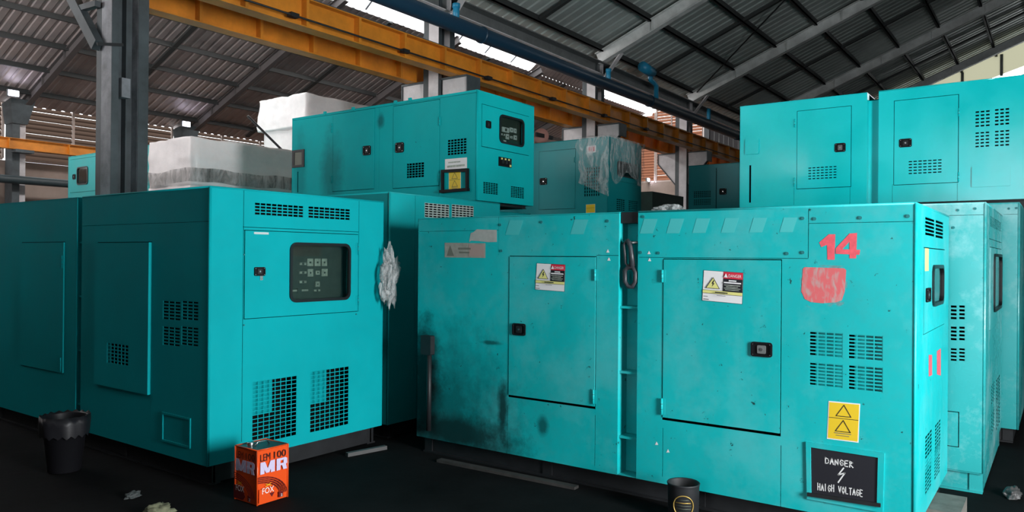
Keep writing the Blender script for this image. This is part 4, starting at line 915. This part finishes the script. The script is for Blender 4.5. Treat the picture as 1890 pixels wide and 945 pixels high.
# black bucket with gold label
q = at(1262, 950, Z=0); bx, by = at(1261, 957, Z=0).x, at(1261, 957, Z=0).y
bk = thing('paint_bucket', 'small black open can with a round gold label in front of the numbered generator', 'bucket', (bx, by, 0))
mb = MB(); mb.lathe((bx, by, 0), [(0, .002), (.088, .002), (.092, .01), (.096, .2), (.099, .215), (.101, .222), (.098, .226), (.092, .222), (.088, .01), (0, .008)], BLKM, 36); mb.build('body', bk)
mb = MB(); GOLD = flat('gold_ring', (.5, .33, .08), .4, .4); GG = flat('label_grey_green', (.06, .07, .05), .5)
va = math.atan2(-by, -bx); R_ = .0975
def cyl(u, z): return (bx+R_*math.cos(va+u/R_), by+R_*math.sin(va+u/R_), z)
lc, lr = .105, .062; pts = [cyl(lr*math.cos(t*math.pi/16), lc+lr*math.sin(t*math.pi/16)) for t in range(32)]
mb.tube(pts, .0035, GOLD, 6, closed=True)
for k in range(5):
    z = lc+.036-.018*k; hw = math.sqrt(max(0, (lr*.8)**2-(z-lc)**2)); mb.tube([cyl(-hw, z), cyl(0, z), cyl(hw, z)], .003, GOLD if k in (1,) else GG, 5)
mb.build('round_label', bk, props={'label': 'round gold-ringed label'})
# dark bin in the shade at left
q = at(119, 869, Z=0)
bn = thing('waste_bin', 'dark waste bin with a plastic liner standing in the shade at the far left', 'bin', (q.x, q.y, 0))
mb = MB(); mb.lathe((q.x, q.y, 0), [(0, .003), (.105, .003), (.11, .01), (.150, .40), (.158, .405), (.152, .41), (.145, .40), (.10, .02), (0, .015)], flat('bin_plastic', (.008, .008, .010), .35), 32); mb.build('body', bn)
mb = MB(); vs = []; fs = []; n = 36
for j, (r_, z) in enumerate(((.151, .40), (.163, .415), (.166, .36), (.160, .27))):
    for k in range(n):
        t = 2*math.pi*k/n; rr = r_+.006*math.sin(k*5+j); vs.append((q.x+rr*math.cos(t), q.y+rr*math.sin(t), z+.012*math.sin(k*3.1+j)))
for j in range(3):
    for k in range(n): fs.append((j*n+k, j*n+(k+1) % n, (j+1)*n+(k+1) % n, (j+1)*n+k))
mb.add(vs, fs, flat('liner_dark', (.008, .008, .011), .5), True); mb.build('liner', bn)
# planks, strips and rubbish
def plank(a, b, wd, th, m, lab, cat='plank', name='wood_plank'):
    a, b = Vector(a), Vector(b); mb = MB(); a.z = b.z = th/2+.001; mb.bar(a, b, wd, th, m); mb.build(name, base=(a.x, a.y, 0), props=P(lab, cat))
WD = flat('oily_wood', (.045, .042, .04), .6, var=.4, scale=10)
plank((4.52, 3.95, 0), (4.56, 2.72, 0), .06, .02, WD, 'long thin oily board on the floor along the numbered generator')
plank(at(640, 843, Z=0), at(712, 829, Z=0), .04, .03, flat('grey_pipe', (.09, .09, .09), .5), 'short grey bar on the floor under the left generator', 'bar', 'steel_bar')
plank((3.36, 4.60, 0), (3.50, 4.62, 0), .03, .03, flat('pale_strip', (.35, .36, .34), .6), 'small pale strip on the floor right of the tin can', 'strip', 'wood_strip')
def rag(pxx, pyy, sx, sy, sz, m, lab, seed, name='rag'):
    q = at(pxx, pyy, Z=0); bm = bmesh.new(); bmesh.ops.create_icosphere(bm, subdivisions=4, radius=1)
    for v in bm.verts:
        p = v.co.copy(); k = 1+.4*noise.noise(p*2+Vector((seed, 0, 0)))+.2*noise.noise(p*6+Vector((seed, 3, 0))); v.co = Vector((p.x*sx*k, p.y*sy*k, max(0, (p.z+.2)*sz*k)))
    me = bpy.data.meshes.new(name); bm.to_mesh(me); bm.free(); me.materials.append(m)
    for pl in me.polygons: pl.use_smooth = True
    o = bpy.data.objects.new(name, me); COL.objects.link(o); o.location = (q.x, q.y, .001)
    for k, v in P(lab, name.replace('_', ' ')).items(): o[k] = v
rag(292, 950, .09, .06, .05, flat('rag_olive', (.16, .165, .10), .8, var=.3, scale=30), 'crumpled olive glove-like rag at the bottom edge of the floor', 2)
rag(245, 918, .055, .03, .03, flat('rag_dark', (.05, .06, .06), .7), 'small dark grey scrap of cloth on the floor behind the olive rag', 6)
rag(1868, 915, .10, .05, .05, flat('scrap_grey', (.06, .06, .06), .5), 'dark grey scrap on the floor at the right edge', 9, 'scrap')
# block under the numbered unit
mb = MB(); q = at(1722, 925, Z=.06); mb.box(5.15, 5.55, .47, .655, 0, .125, flat('block_wood', (.14, .135, .12), .8, var=.3, scale=9)); mb.build('wood_block', base=(5.15, .47, 0), props=P('grey timber block under the end of the numbered generator', 'block'))
for o in bpy.data.objects:
    if '_b' in o: del o['_b']
